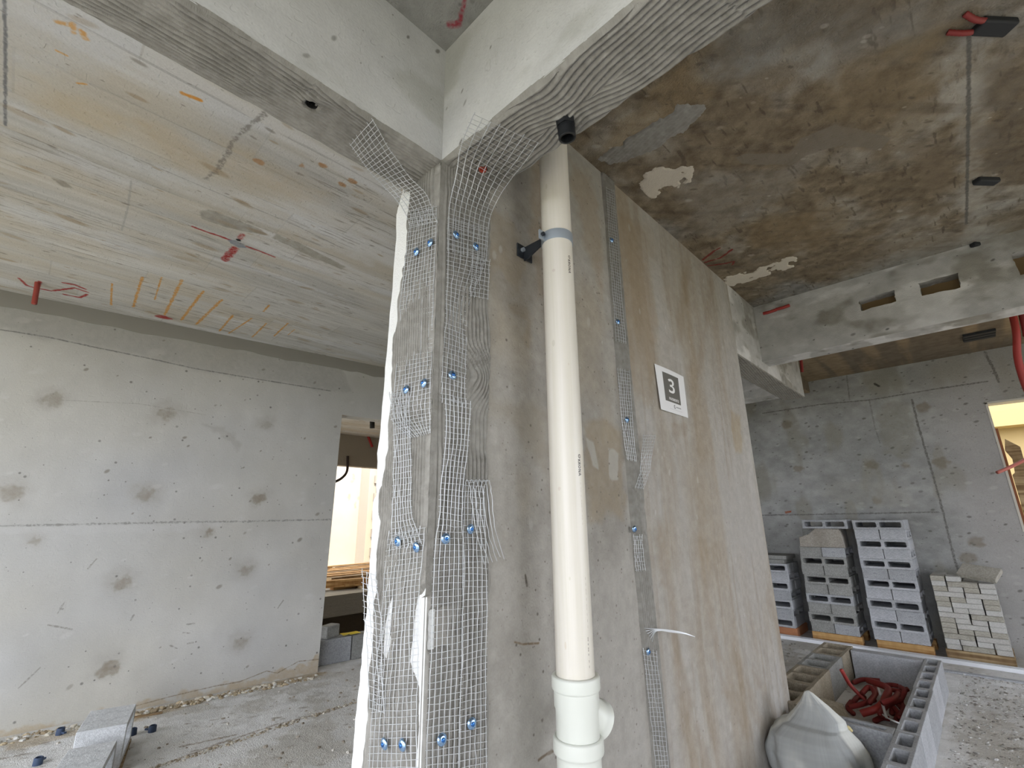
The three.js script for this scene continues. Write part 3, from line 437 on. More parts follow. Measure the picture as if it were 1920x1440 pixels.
{ // coat on the end of the pier (faces the open side)
  const z0 = -1.2, W = ZW - z0 + 0.0105, bare = [[[735, 1118], [741, 1116], [739, 1150], [738, 1200], [731, 1236], [717, 1232], [722, 1180], [727, 1140]], [[802, 1098], [806, 1100], [800, 1460], [780, 1460], [786, 1290], [776, 1262], [768, 1240], [776, 1190], [781, 1120]]].map((p) => p.map((q) => PL(...q)));
  const left = [[0, -1.195], [0.55, -1.2], [0.75, -1.178], [0.95, -1.17], [1.2, -1.185], [1.35, -1.16], [1.6, -1.165], [1.8, -1.155], [1.95, -1.12], [2.05, -1.125], [2.2, -1.11]];
  const le = (y) => { for (let i = 0; i + 1 < left.length; i++) if (y <= left[i + 1][0]) return mix(left[i][1], left[i + 1][1], (y - left[i][0]) / (left[i + 1][0] - left[i][0])); return -1.11; };
  mesh('mortar_coat', grid(V3(XC, 0, z0), Z, Y, nX, W, SOF, 150, 330, (u, y) => {
    const z = z0 + u, e0 = z - le(y) + 0.02 * (fbm(y * 14, 3, 5, 3) - 0.5); let e = Math.min(e0, SOF - 0.004 - y); for (const b of bare) e = Math.min(e, -inside(b, z, y) + 0.012 * (fbm(z * 50, y * 30, 9, 2) - 0.5));
    const lip = sst(0.03, 0.012, ZW + 0.0105 - z), arch = sst(1.9, 2.15, y) * 0.06 * Math.cos((z + 1.03) * 26);
    const ph = (u + arch * 0.35 + 0.018 * fbm(z * 5, y * 3, 6, 3) + 0.012 * Math.sin(y * 4)) / 0.0115, calm = sst(0.34, 0.55, fbm(z * 9, y * 6, 12, 3));
    const q = 0.0045 + 0.0095 * comb(ph) * mix(0.45, 1, calm) + 0.0028 * fbm(z * 60, y * 60, 7, 3), cq = mix(q, 0.0105 + 0.005 * (fbm(y * 45, 2, 3, 3) - 0.5), lip); return cq * sst(-0.002, 0.005, e) - (e < -0.002 ? 0.004 : 0);
  }), mortarMat, pier);
}
{ // coat on the pipe side of the corner
  const x0 = XC - 0.0105, W = 0.225, bare = [[801, 1146], [838, 1136], [838, 1208], [822, 1212], [799, 1222]].map((p) => RW(...p));
  mesh('mortar_coat', grid(V3(x0, 0, ZW), X, Y, Z, W, SOF - 0.002, 140, 330, (u, y) => {
    const x = x0 + u, e1 = 0.2 + 0.012 * (fbm(y * 9, 2, 8, 3) - 0.5) * 2 - u; let e = Math.min(e1, u - (y > 0.985 ? -0.02 : 0.012)); e = Math.min(e, -inside(bare, x, y) + 0.008 * (fbm(x * 50, y * 30, 9, 2) - 0.5));
    const lip = sst(0.03, 0.012, u), knot = Math.hypot(x - RW(893, 708)[0], y - RW(893, 708)[1]);
    const ph = (u + 0.02 * fbm(x * 5, y * 2.5, 26, 3) + 0.01 * Math.sin(y * 3 + 1) - 0.06 * sst(0.12, 0.0, knot) + sst(1.95, 2.2, y) * 0.1 * (u - 0.05) * 3) / 0.0142, calm = sst(0.3, 0.5, fbm(x * 8, y * 5, 32, 3));
    const q = 0.0045 + 0.0095 * comb(ph) * mix(0.45, 1, calm) + 0.0028 * fbm(x * 60, y * 60, 7, 3) + 0.008 * sst(0.03, 0.008, knot) * fbm(x * 70, y * 70, 3, 2), cq = mix(q, 0.0105 + 0.005 * (fbm(y * 45, 2, 3, 3) - 0.5), lip); return cq * sst(-0.002, 0.005, e) - (e < -0.002 ? 0.004 : 0);
  }), mortarMat, pier);
}
{ // narrow combed strip down the joint in the wall
  const x0 = 1.56, W = 0.25; mesh('mortar_coat', grid(V3(x0, 0, ZW), X, Y, Z, W, TOPR - 0.004, 150, 340, (u, y) => {
    const x = x0 + u, c = mix(1.716, 1.664, sst(0, 2.5, y)) + 0.012 * (fbm(y * 2.2, 5, 3, 3) - 0.5), hw = mix(0.057, 0.05, y / 2.6) + 0.008 * (fbm(y * 15, x * 3, 4, 3) - 0.5), e = hw - Math.abs(x - c);
    const turn = sst(0.1, 0.0, Math.abs(y - 1.14)) * 0.05, ph = (x - c + turn * Math.cos((x - c) * 30) + 0.008 * fbm(x * 6, y * 3, 7, 2)) / 0.0135;
    return (0.003 + 0.0085 * comb(ph) + 0.0025 * fbm(x * 60, y * 60, 7, 3)) * sst(-0.001, 0.005, e) - (e < -0.001 ? 0.003 : 0);
  }), mortarMat, pier);
}
{ // patches on the stained ceiling
  const patch = (name, pts, m, amp, pitch, label) => { const poly = pts.map((p) => RC(...p)), xs = poly.map((p) => p[0]), zs = poly.map((p) => p[1]), x0 = Math.min(...xs) - 0.02, z0 = Math.min(...zs) - 0.02, lx = Math.max(...xs) + 0.02 - x0, lz = Math.max(...zs) + 0.02 - z0; mesh(name, grid(V3(x0, TOPR, z0), X, Z, nY, lx, lz, Math.ceil(lx / 0.005), Math.ceil(lz / 0.005), (u, v) => { const x = x0 + u, z = z0 + v, e = inside(poly, x, z) + 0.05 * (fbm(x * 26, z * 26, 5, 4) - 0.5) - (pitch ? 0 : 0.05 * sst(0.55, 0.7, fbm(x * 13, z * 13, 9, 3))); return (0.0025 + amp * (pitch ? comb((x + 0.3 * z + 0.01 * fbm(x * 8, z * 8, 3, 2)) / pitch) : fbm(x * 22, z * 22, 8, 4))) * sst(-0.001, 0.006, e) - (e < -0.001 ? 0.003 : 0); }), m, ceilR).userData.label = label; };
  const foam = new THREE.MeshStandardMaterial({ color: 0xc9c1b2, roughness: 0.95, bumpMap: ROUGH, bumpScale: 0.003 });
  patch('mortar_patch', [[1122, 298], [1145, 280], [1200, 250], [1270, 200], [1310, 192], [1326, 203], [1300, 232], [1240, 272], [1190, 296], [1140, 310]], mortarMat, 0.006, 0.017, 'combed mortar patch');
  patch('foam_patch', [[1192, 345], [1212, 325], [1240, 312], [1262, 302], [1285, 305], [1303, 320], [1296, 338], [1280, 348], [1245, 365], [1222, 370]], foam, 0.008, 0, 'off-white foam patch');
  patch('foam_patch', [[1345, 532], [1365, 520], [1400, 508], [1440, 498], [1466, 480], [1492, 482], [1488, 500], [1450, 512], [1410, 525], [1375, 540]], foam, 0.006, 0, 'off-white foam patch');
}
// fillet of dark mortar along the top of the left wall, crumbs along its foot
{
  const n = 160, P = [], I = []; for (let i = 0; i <= n; i++) { const s = -2.6 + 5.7 * i / n, a = 0.022 + 0.012 * (fbm(s * 9, 1, 3, 3) - 0.5), b = 0.1 + 0.03 * (fbm(s * 7, 5, 3, 3) - 0.5); for (const [y, z] of [[TOPL + 0.002, a], [TOPL - b * 0.45, a * 0.75], [TOPL - b, 0.004], [TOPL - b, -0.004]]) P.push(s, y, z); }
  for (let i = 0; i < n; i++) for (let k = 0; k < 3; k++) { const a = i * 4 + k, b = a + 1, c = a + 4, d = c + 1; I.push(a, b, d, a, d, c); }
  const q = new THREE.BufferGeometry(); q.setAttribute('position', new THREE.Float32BufferAttribute(P, 3)); q.setAttribute('uv', new THREE.Float32BufferAttribute(new Float32Array(P.length / 3 * 2), 2)); q.setIndex(I); q.computeVertexNormals();
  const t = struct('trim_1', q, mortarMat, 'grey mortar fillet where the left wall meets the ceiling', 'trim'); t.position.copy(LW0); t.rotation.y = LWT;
}

// ------------------------------------------------------------------ swept tubes
function sweep(pts, r, sides = 6, { cap = true, open = false } = {}) {   // pts: Vector3[]; r: radius or r(i, t)
  const n = pts.length, P = [], N = [], T = [], I = [], tan = pts.map((p, i) => pts[Math.min(n - 1, i + 1)].clone().sub(pts[Math.max(0, i - 1)]).normalize());
  let nrm = new THREE.Vector3(0, 1, 0); if (Math.abs(tan[0].y) > 0.9) nrm.set(1, 0, 0); nrm.addScaledVector(tan[0], -nrm.dot(tan[0])).normalize();
  for (let i = 0; i < n; i++) {
    nrm.addScaledVector(tan[i], -nrm.dot(tan[i])).normalize(); const b = new THREE.Vector3().crossVectors(tan[i], nrm), R = typeof r === 'function' ? r(i, i / (n - 1)) : r;
    for (let k = 0; k <= sides; k++) { const a = k / sides * 6.28318, d = nrm.clone().multiplyScalar(Math.cos(a)).addScaledVector(b, Math.sin(a)); P.push(pts[i].x + d.x * R, pts[i].y + d.y * R, pts[i].z + d.z * R); N.push(d.x, d.y, d.z); T.push(k / sides, i / (n - 1)); }
  }
  const w = sides + 1; for (let i = 0; i < n - 1; i++) for (let k = 0; k < sides; k++) { const a = i * w + k, c = a + w; I.push(a, a + 1, c + 1, a, c + 1, c); }
  if (cap && !open) for (const [i, s] of [[0, -1], [n - 1, 1]]) { const c = P.length / 3; P.push(pts[i].x, pts[i].y, pts[i].z); N.push(tan[i].x * s, tan[i].y * s, tan[i].z * s); T.push(0, 0); for (let k = 0; k < sides; k++) s > 0 ? I.push(c, i * w + k, i * w + k + 1) : I.push(c, i * w + k + 1, i * w + k); }
  const g = new THREE.BufferGeometry(); g.setAttribute('position', new THREE.Float32BufferAttribute(P, 3)); g.setAttribute('normal', new THREE.Float32BufferAttribute(N, 3)); g.setAttribute('uv', new THREE.Float32BufferAttribute(T, 2)); g.setIndex(I); return g;
}
const spline = (pts, n) => new THREE.CatmullRomCurve3(pts, false, 'centripetal').getPoints(n);
function settle(o) {   // put a thing's own origin at its base
  const b = new THREE.Box3().setFromObject(o), c = b.getCenter(new THREE.Vector3()); c.y = b.min.y; for (const k of o.children) k.position.sub(c); o.position.add(c); return o;
}
const settleMesh = (m) => { m.geometry.computeBoundingBox(); const b = m.geometry.boundingBox, c = b.getCenter(new THREE.Vector3()); c.y = b.min.y; m.geometry.translate(-c.x, -c.y, -c.z); m.position.add(c); return m; };

// ------------------------------------------------------------------ strips of galvanised welded mesh
const wireMat = new THREE.MeshStandardMaterial({ color: 0xd6d8da, metalness: 0.55, roughness: 0.38 });
function wireStrip(label, stations, nLong, spacing, { from = 0, to = 1, rad = 0.00105, thin = 0.00075, wob = 0.004, skipCross = null } = {}) {   // stations: [left edge, right edge] along the strip
  const o = thing('wire_mesh', label, 'wire mesh', [0, 0, 0], 0, 'galvanised mesh strips on the pier');
  const L = new THREE.CatmullRomCurve3(stations.map((s) => s[0]), false, 'centripetal'), R = new THREE.CatmullRomCurve3(stations.map((s) => s[1]), false, 'centripetal');
  const M = Math.max(16, stations.length * 9), Ls = [], Rs = []; for (let i = 0; i <= M; i++) { Ls.push(L.getPoint(i / M)); Rs.push(R.getPoint(i / M)); }
  for (let k = 0; k < nLong; k++) { const f = k / (nLong - 1), j = Math.floor(hash(k, 3, nLong) * 3); mesh('wire', sweep(Ls.map((p, i) => p.clone().lerp(Rs[i], f).add(V3((vn(i * 0.4, k * 3.7, 3) - 0.5) * wob, 0, (vn(i * 0.4, k * 5.1, 8) - 0.5) * wob))).slice(k % 3 === 0 ? 0 : Math.min(j, 1)), rad, 5), wireMat, o); }
  let acc = 0, next = spacing * 0.5; const mid = Ls.map((p, i) => p.clone().lerp(Rs[i], 0.5));
  for (let i = 1; i <= M; i++) {
    const seg = mid[i].distanceTo(mid[i - 1]); while (acc + seg >= next) { const f = (next - acc) / seg, t = (i - 1 + f) / M; if (t >= from && t <= to && !(skipCross && skipCross(t))) { const a = Ls[i - 1].clone().lerp(Ls[i], f), b = Rs[i - 1].clone().lerp(Rs[i], f), d = b.clone().sub(a).normalize(); mesh('wire', sweep([a.clone().addScaledVector(d, -0.004), a.clone().lerp(b, 0.33), a.clone().lerp(b, 0.66), b.addScaledVector(d, 0.004)].map((p, q) => p.add(V3((hash(q, Math.round(next * 1e4), 3) - 0.5) * 0.003, (hash(q, Math.round(next * 1e4), 5) - 0.5) * 0.003, 0))), thin, 5), wireMat, o); } next += spacing; } acc += seg;
  }
  return settle(o);
}
const pl = (px, py, o = 0.011) => at(px, py, 'x', XC - o - 0.006), pr = (px, py, o = 0.012) => at(px, py, 'z', ZW + o + 0.006), ps = (px, py, o = 0.018) => at(px, py, 'y', SOF - o);
// end of the pier
wireStrip('bright mesh strip bent from the pier end up onto the left beam underside', [[ps(655, 268), ps(696, 221)], [ps(690, 318), ps(734, 285)], [ps(722, 352, 0.03), ps(768, 332, 0.03)], [pl(752, 385, 0.026), pl(800, 366, 0.03)], [pl(764, 408, 0.016), pl(812, 398, 0.016)], [pl(768, 425), pl(820, 418)]], 7, 0.0155);
wireStrip('mesh strip on the pier end between the upper pairs of blue fixings', [[pl(772, 392), pl(818, 384)], [pl(762, 470), pl(816, 452)], [pl(752, 560, 0.004), pl(812, 545, 0.006)], [pl(748, 650, 0.003), pl(810, 640, 0.005)], [pl(740, 730), pl(806, 715)], [pl(732, 780), pl(806, 768)], [pl(772, 822), pl(806, 812)]], 11, 0.0135);
wireStrip('narrow shiny doubled mesh strip on the pier end at mid height', [[pl(730, 735, 0.016), pl(766, 728, 0.016)], [pl(738, 800, 0.016), pl(768, 795, 0.016)], [pl(738, 890, 0.016), pl(771, 885, 0.016)], [pl(736, 970, 0.016), pl(772, 962, 0.016)], [pl(736, 1030, 0.015), pl(790, 1020, 0.015)]], 8, 0.015);
wireStrip('mesh strip on the white lower part of the pier end', [[pl(730, 995), pl(796, 985)], [pl(722, 1060, 0.006), pl(790, 1050)], [pl(716, 1150, 0.004), pl(783, 1140, 0.009)], [pl(706, 1250), pl(783, 1240)], [pl(698, 1340), pl(780, 1335)], [pl(690, 1450), pl(782, 1450)]], 11, 0.0135);
wireStrip('loose mesh edge sticking out past the rear of the white pier end', [[at(679, 1066, 'x', XC - 0.03), pl(704, 1072, 0.02)], [at(681, 1110, 'x', XC - 0.03), pl(708, 1118, 0.016)], [at(684, 1160, 'x', XC - 0.024), pl(716, 1170, 0.014)], [pl(690, 1230, 0.016), pl(716, 1240)], [pl(694, 1330), pl(720, 1338)]], 4, 0.0145);
// pipe side of the pier
wireStrip('long fanned mesh wires bent from the pier up under the right beam', [[ps(890, 211, 0.03), ps(1012, 264, 0.03)], [ps(872, 252, 0.026), ps(982, 306, 0.03)], [ps(862, 285, 0.03), ps(955, 340, 0.03)], [pr(855, 330, 0.05), pr(932, 376, 0.04)], [pr(844, 380, 0.02), pr(918, 410, 0.02)], [pr(840, 420), pr(914, 445)], [pr(840, 470), pr(912, 490)]], 9, 0.0165, { rad: 0.0012, thin: 0.00055, wob: 0.0012 });
wireStrip('mesh strip on the pipe side of the pier between the top blue fixings', [[pr(842, 405), pr(912, 425)], [pr(840, 480), pr(906, 496)], [pr(838, 560, 0.006), pr(878, 575, 0.005)], [pr(834, 640, 0.007), pr(874, 655, 0.007)], [pr(830, 700), pr(872, 712)], [pr(828, 755), pr(872, 765)]], 7, 0.0145);
wireStrip('short offcut of mesh beside the pier strip below the top fixings', [[pr(886, 478), pr(918, 486)], [pr(884, 520), pr(916, 528)], [pr(882, 556), pr(914, 562)]], 5, 0.0145);
wireStrip('mesh strip of long wires on the pipe side of the pier at mid height', [[pr(836, 742, 0.016), pr(882, 752, 0.016)], [pr(836, 820, 0.016), pr(878, 825, 0.016)], [pr(828, 900, 0.016), pr(869, 905, 0.016)], [pr(823, 980, 0.016), pr(866, 985, 0.016)], [pr(818, 1010, 0.013), pr(868, 1010, 0.013)], [pr(812, 1110), pr(868, 1105)], [pr(808, 1250), pr(866, 1240)], [pr(803, 1350), pr(862, 1340)], [pr(800, 1450), pr(860, 1445)]], 7, 0.0145, { rad: 0.0012, wob: 0.0022 });
wireStrip('mesh strip curled over at its top beside the lower pier strip', [[pr(908, 1058, 0.035), pr(946, 1048, 0.035)], [pr(893, 1000, 0.04), pr(928, 990, 0.045)], [pr(884, 940, 0.035), pr(922, 930, 0.04)], [pr(880, 908, 0.03), pr(918, 904, 0.03)], [pr(876, 899, 0.02), pr(914, 900, 0.02)], [pr(872, 912, 0.013), pr(908, 914, 0.013)], [pr(870, 970), pr(908, 972)], [pr(870, 1080), pr(912, 1080)], [pr(868, 1200), pr(912, 1190)], [pr(864, 1330), pr(910, 1320)], [pr(860, 1450), pr(912, 1440)]], 6, 0.0145, { from: 0.3 });
// joint in the wall
const jm = (l, st, n, o) => wireStrip(l, st, n, 0.0145, o);
jm('dark narrow mesh on the wall joint between its two upper fixings', [[pr(1137, 350, 0.01), pr(1150, 356, 0.01)], [pr(1142, 450, 0.01), pr(1158, 456, 0.01)], [pr(1150, 560, 0.01), pr(1166, 566, 0.01)], [pr(1156, 640, 0.01), pr(1174, 645, 0.01)]], 5);
jm('narrow mesh on the wall joint beside the numbered notice', [[pr(1158, 690, 0.01), pr(1180, 694, 0.01)], [pr(1166, 790, 0.01), pr(1186, 792, 0.01)], [pr(1176, 862, 0.01), pr(1193, 866, 0.01)]], 6);
jm('loose mesh flap standing off the wall joint below the notice', [[pr(1207, 814, 0.03), pr(1229, 814, 0.03)], [pr(1203, 850, 0.03), pr(1222, 850, 0.03)], [pr(1201, 880, 0.022), pr(1218, 880, 0.022)], [pr(1192, 915, 0.012), pr(1206, 918, 0.012)]], 6);
jm('short mesh piece on the wall joint at eye level', [[pr(1188, 1002, 0.01), pr(1203, 1002, 0.01)], [pr(1190, 1040, 0.01), pr(1206, 1040, 0.01)], [pr(1193, 1072, 0.01), pr(1210, 1070, 0.01)]], 5);
jm('slack mesh on the lower wall joint under the frayed strand', [[pr(1206, 1215, 0.01), pr(1230, 1220, 0.01)], [pr(1214, 1290, 0.012), pr(1238, 1290, 0.012)], [pr(1222, 1360, 0.012), pr(1246, 1362, 0.012)], [pr(1232, 1450, 0.01), pr(1254, 1450, 0.01)]], 5);

// ------------------------------------------------------------------ zinc fixings, the blue of the mirrored sky put into their colour
const zinc = new THREE.MeshStandardMaterial({ color: 0x9fc0e6, metalness: 0.95, roughness: 0.2 }), zincSkyBlue = new THREE.MeshStandardMaterial({ color: 0x3f78c0, metalness: 0.8, roughness: 0.25 });
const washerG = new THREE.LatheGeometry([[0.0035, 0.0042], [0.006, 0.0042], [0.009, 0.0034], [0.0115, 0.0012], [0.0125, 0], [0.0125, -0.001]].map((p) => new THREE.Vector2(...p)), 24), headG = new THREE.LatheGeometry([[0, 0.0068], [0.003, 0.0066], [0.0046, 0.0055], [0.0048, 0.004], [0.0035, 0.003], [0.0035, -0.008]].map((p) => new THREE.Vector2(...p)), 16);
const fix0 = thing('fixing_pin', 'zinc pin and washer tinted sky blue on the pier end', 'fixing'); mesh('washer', washerG, zinc, fix0); mesh('pin_head', headG, zincSkyBlue, fix0);
let fixUsed = false;
const rows = ['topmost', 'second', 'third', 'lowest'];
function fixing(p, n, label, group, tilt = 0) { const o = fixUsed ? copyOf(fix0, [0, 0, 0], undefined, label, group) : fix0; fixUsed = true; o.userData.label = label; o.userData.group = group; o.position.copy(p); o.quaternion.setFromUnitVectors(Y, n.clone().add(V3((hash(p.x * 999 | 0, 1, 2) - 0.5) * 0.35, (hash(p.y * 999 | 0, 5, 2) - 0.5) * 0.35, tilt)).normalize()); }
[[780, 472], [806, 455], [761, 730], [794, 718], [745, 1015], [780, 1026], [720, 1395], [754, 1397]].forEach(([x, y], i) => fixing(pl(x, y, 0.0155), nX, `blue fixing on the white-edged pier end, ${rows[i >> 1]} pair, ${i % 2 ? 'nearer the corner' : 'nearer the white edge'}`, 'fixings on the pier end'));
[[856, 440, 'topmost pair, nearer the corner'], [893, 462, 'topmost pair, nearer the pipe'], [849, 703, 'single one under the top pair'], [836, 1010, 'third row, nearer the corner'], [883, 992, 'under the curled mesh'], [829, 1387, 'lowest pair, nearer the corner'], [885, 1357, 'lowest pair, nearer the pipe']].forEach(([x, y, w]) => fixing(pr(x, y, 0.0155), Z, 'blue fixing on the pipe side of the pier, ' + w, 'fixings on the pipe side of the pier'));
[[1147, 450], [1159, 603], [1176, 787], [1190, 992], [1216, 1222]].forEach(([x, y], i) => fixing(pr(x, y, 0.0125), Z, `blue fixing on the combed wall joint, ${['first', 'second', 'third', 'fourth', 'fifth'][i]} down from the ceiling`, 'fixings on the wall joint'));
{ // frayed strand sticking out of the joint
  const o = thing('mesh_strand', 'twisted pale mesh strand sticking out of the lower wall joint', 'strand'), a = pr(1212, 1184, 0.008);
  for (let k = 0; k < 6; k++) { const d = (k - 2.5) * 0.004; mesh('wire', sweep(spline([pr(1208 + k * 3, 1178 + k * 5, 0.008), pr(1228, 1182 + d * 300, 0.02), at(1262, 1184 + d * 200, 'z', ZW + 0.05), at(1285, 1188 + d * 100, 'z', ZW + 0.07), at(1303, 1194, 'z', ZW + 0.09)], 14), 0.0012, 5), wireMat, o); }
  settle(o);
}

// ------------------------------------------------------------------ drain pipe, tee and clamp
const PX = 1.1, PZ = -0.845;
{
  const cw = 1024, ch = 2048, y0 = 0.76, y1 = TOPR, cv = document.createElement('canvas'); cv.width = cw; cv.height = ch; const c = cv.getContext('2d');
  c.fillStyle = '#e8e2d5'; c.fillRect(0, 0, cw, ch);
  const id = c.getImageData(0, 0, cw, ch), R = rng(5); for (let j = 0, k = 0; j < ch; j++) for (let i = 0; i < cw; i++, k += 4) { const n = (fbm(i / 60, j / 420, 3, 3) - 0.5) * 12 + (fbm(i / 9, j / 200, 9, 2) - 0.5) * 5; id.data[k] += n; id.data[k + 1] += n; id.data[k + 2] += n * 1.4; } c.putImageData(id, 0, 0);
  const yy = (py, px = 1068) => (1 - (at(px, py, 'z', PZ + 0.02).y - y0) / (y1 - y0)) * ch;
  const write = (txt, pa, pb, w, style, font = 'bold 60px sans-serif') => { const a = yy(pa), b = yy(pb); c.save(); c.translate(cw / 2 - w / 2, a); c.rotate(Math.PI / 2); c.font = font; const m = c.measureText(txt).width; c.scale((b - a) / m, w / 44); c.fillStyle = style; c.textBaseline = 'bottom'; c.fillText(txt, 0, 8); c.restore(); };
  const logo = (py, w, style) => { c.save(); c.translate(cw / 2, yy(py)); c.scale(1, 0.34); c.lineWidth = w * 0.2; c.strokeStyle = style; c.beginPath(); c.arc(0, 0, w * 0.42, 0.6, 5.6); c.stroke(); c.beginPath(); c.moveTo(0, 0); c.lineTo(w * 0.4, 0); c.stroke(); c.restore(); };
  write('KRONA', 501, 526, 34, '#4a4038'); logo(497, 34, '#6a5a4c'); write('KRONA', 862, 893, 34, '#3a3430'); logo(857, 34, '#4a4038');
  write('- -- - --- - -- -', 905, 985, 12, '#b5a58e'); write('- - -- - -- - - -', 1082, 1180, 12, '#9a8a78'); write('-- - -- -', 1196, 1232, 30, '#5a4c40'); write('- -', 1240, 1256, 24, '#8a7a68');
  for (let i = 0; i < 26; i++) { c.fillStyle = `rgba(${150 + R() * 40},${125 + R() * 30},${90 + R() * 30},0.14)`; c.beginPath(); c.ellipse(R() * cw, R() * ch, 4 + R() * 14, 3 + R() * 10, 0, 0, 7); c.fill(); }
  const t = new THREE.CanvasTexture(cv); t.colorSpace = THREE.SRGBColorSpace; t.wrapS = THREE.RepeatWrapping;
  const pvc = new THREE.MeshPhysicalMaterial({ map: t, roughness: 0.38, clearcoat: 0.15, clearcoatRoughness: 0.4 }), fit = new THREE.MeshPhysicalMaterial({ color: 0xe4e6dc, roughness: 0.35, clearcoat: 0.15, clearcoatRoughness: 0.4 });
  const o = thing('drain_pipe', 'cream plastic drain pipe standing in front of the streaked wall', 'pipe', [PX, 0, PZ]);
  const lookT = Math.atan2(-PX, -PZ), g = new THREE.CylinderGeometry(0.05, 0.05, y1 - y0, 64, 1, true).translate(0, (y0 + y1) / 2, 0).rotateY(lookT + 0.86 - Math.PI); mesh('pipe', g, pvc, o);
  const col = (y, h, r) => [[r - 0.004, y - h], [r - 0.001, y - h + 0.002], [r, y - h + 0.006], [r, y - 0.005], [r - 0.002, y - 0.001], [r - 0.006, y]];
  const lathe = (p) => new THREE.LatheGeometry(p.map((q) => new THREE.Vector2(...q)), 56);
  const tee = mesh('tee_fitting', lathe([[0.0545, 0.6], [0.0545, 0.69], [0.0575, 0.697], [0.0575, 0.735], ...col(0.768, 0.034, 0.0625), [0.0505, 0.768], [0.0505, 0.757]]), fit, o); tee.userData.label = 'white tee fitting';
  const dir = V3(0.76, -0.5, 0.2).normalize(), b0 = V3(0.012, 0.69, 0), bp = [0, 0.03, 0.055, 0.06, 0.064, 0.078, 0.08].map((s) => b0.clone().addScaledVector(dir, s)); mesh('branch', sweep(bp, (i) => [0.044, 0.044, 0.043, 0.043, 0.047, 0.047, 0.044][i], 40), fit, tee);
  mesh('lower_pipe', lathe([[0.0555, 0], [0.0555, 0.585], [0.057, 0.592], ...col(0.632, 0.036, 0.0635), [0.0545, 0.632], [0.0545, 0.62]]), fit, o).userData.label = 'white lower pipe with collar';
}
{
  const y = at(1043, 437, 'z', PZ + 0.03).y, galv = new THREE.MeshStandardMaterial({ color: 0xb4bec8, metalness: 0.5, roughness: 0.45 }), dark = new THREE.MeshStandardMaterial({ color: 0x3c4046, metalness: 0.6, roughness: 0.5 });
  const o = thing('pipe_clamp', 'grey steel strap clamp holding the cream pipe to a dark bracket', 'clamp', [PX, y - 0.016, PZ]);
  mesh('strap', new THREE.LatheGeometry([[0.0502, 0], [0.0528, 0], [0.0528, 0.034], [0.0502, 0.034], [0.0502, 0]].map((p) => new THREE.Vector2(...p)), 56), galv, o);
  const ear = mesh('ear', new RoundedBoxGeometry(0.03, 0.032, 0.007, 2, 0.0015).translate(0.062, 0.017, -0.012), galv, o); mesh('bolt', new THREE.CylinderGeometry(0.007, 0.007, 0.012, 6).rotateX(Math.PI / 2).translate(0.066, 0.017, -0.006), dark, ear);
  const ear2 = mesh('ear', new RoundedBoxGeometry(0.03, 0.032, 0.007, 2, 0.0015).translate(-0.062, 0.017, -0.012), galv, o); mesh('bolt', new THREE.CylinderGeometry(0.007, 0.007, 0.012, 6).rotateX(Math.PI / 2).translate(-0.066, 0.017, -0.006), dark, ear2);
  const plate = mesh('wall_plate', new RoundedBoxGeometry(0.075, 0.05, 0.005, 2, 0.002).translate(-0.03, 0.012, -0.1195), dark, o); mesh('bolt', new THREE.CylinderGeometry(0.008, 0.008, 0.012, 6).rotateX(Math.PI / 2).translate(-0.045, 0.016, -0.114), galv, plate);
  const sh = new THREE.Shape([[0, 0.03], [0.112, 0.03], [0.112, 0.018], [0.012, -0.02], [0, -0.02]].map((p) => new THREE.Vector2(...p))); mesh('arm', new THREE.ExtrudeGeometry(sh, { depth: 0.006, bevelEnabled: false }).rotateY(-Math.PI / 2).translate(-0.03, 0, -0.1185), dark, o);
}
// ------------------------------------------------------------------ sleeves and stubs in the beams
{
  const black = new THREE.MeshStandardMaterial({ color: 0x1b1d20, roughness: 0.45 }), o = thing('pipe_stub', 'black threaded pipe stub hanging from the ribbed right beam', 'pipe stub', [stubP.x, SOF - 0.078, stubP.z]);
  const pr_ = [[0.017, 0.078], [0.017, 0], [0.0225, 0]]; for (let i = 0; i < 6; i++) pr_.push([0.0232, 0.003 + i * 0.006], [0.0205, 0.006 + i * 0.006]); pr_.push([0.021, 0.042]);
  mesh('thread', new THREE.LatheGeometry(pr_.map((p) => new THREE.Vector2(...p)), 36), black, o); mesh('hex_nut', new THREE.CylinderGeometry(0.028, 0.027, 0.026, 6).translate(0, 0.055, 0), black, o); mesh('plug', new THREE.CylinderGeometry(0.017, 0.017, 0.002, 24).translate(0, 0.066, 0), black, o); mesh('flange', new THREE.CylinderGeometry(0.025, 0.03, 0.01, 28).translate(0, 0.073, 0), black, o);  // black disc closes the bore and stands in for its dark inside
  o.rotation.z = 0.12; o.scale.y = 0.85; o.position.y = SOF - 0.066; const hollowDarkMat = new THREE.MeshStandardMaterial({ color: 0x0c0c0c, roughness: 1 });
  const ring = (name, p, r, len, m, label, dy) => { const q = thing(name, label, 'conduit', [p.x, SOF - dy, p.z]); mesh('tube', new THREE.LatheGeometry([[r - 0.0022, len], [r - 0.0022, 0], [r, 0], [r, len]].map((a) => new THREE.Vector2(...a)), 28), m, q); mesh('dark_inner_disc', new THREE.CylinderGeometry(r - 0.002, r - 0.002, 0.002, 20).translate(0, len - 0.004, 0), hollowDarkMat, q); };  // near-black disc put in for the shade inside each sleeve
  ring('conduit_sleeve', sleeveO, 0.0118, 0.06, new THREE.MeshStandardMaterial({ color: 0xd8604a, roughness: 0.5 }), 'orange conduit mouth behind the fanned mesh wires', 0.014); ring('conduit_sleeve', sleeveL, 0.0155, 0.066, new THREE.MeshStandardMaterial({ color: 0x14130f, roughness: 0.9 }), 'black open sleeve in the left beam underside', 0.008);
}
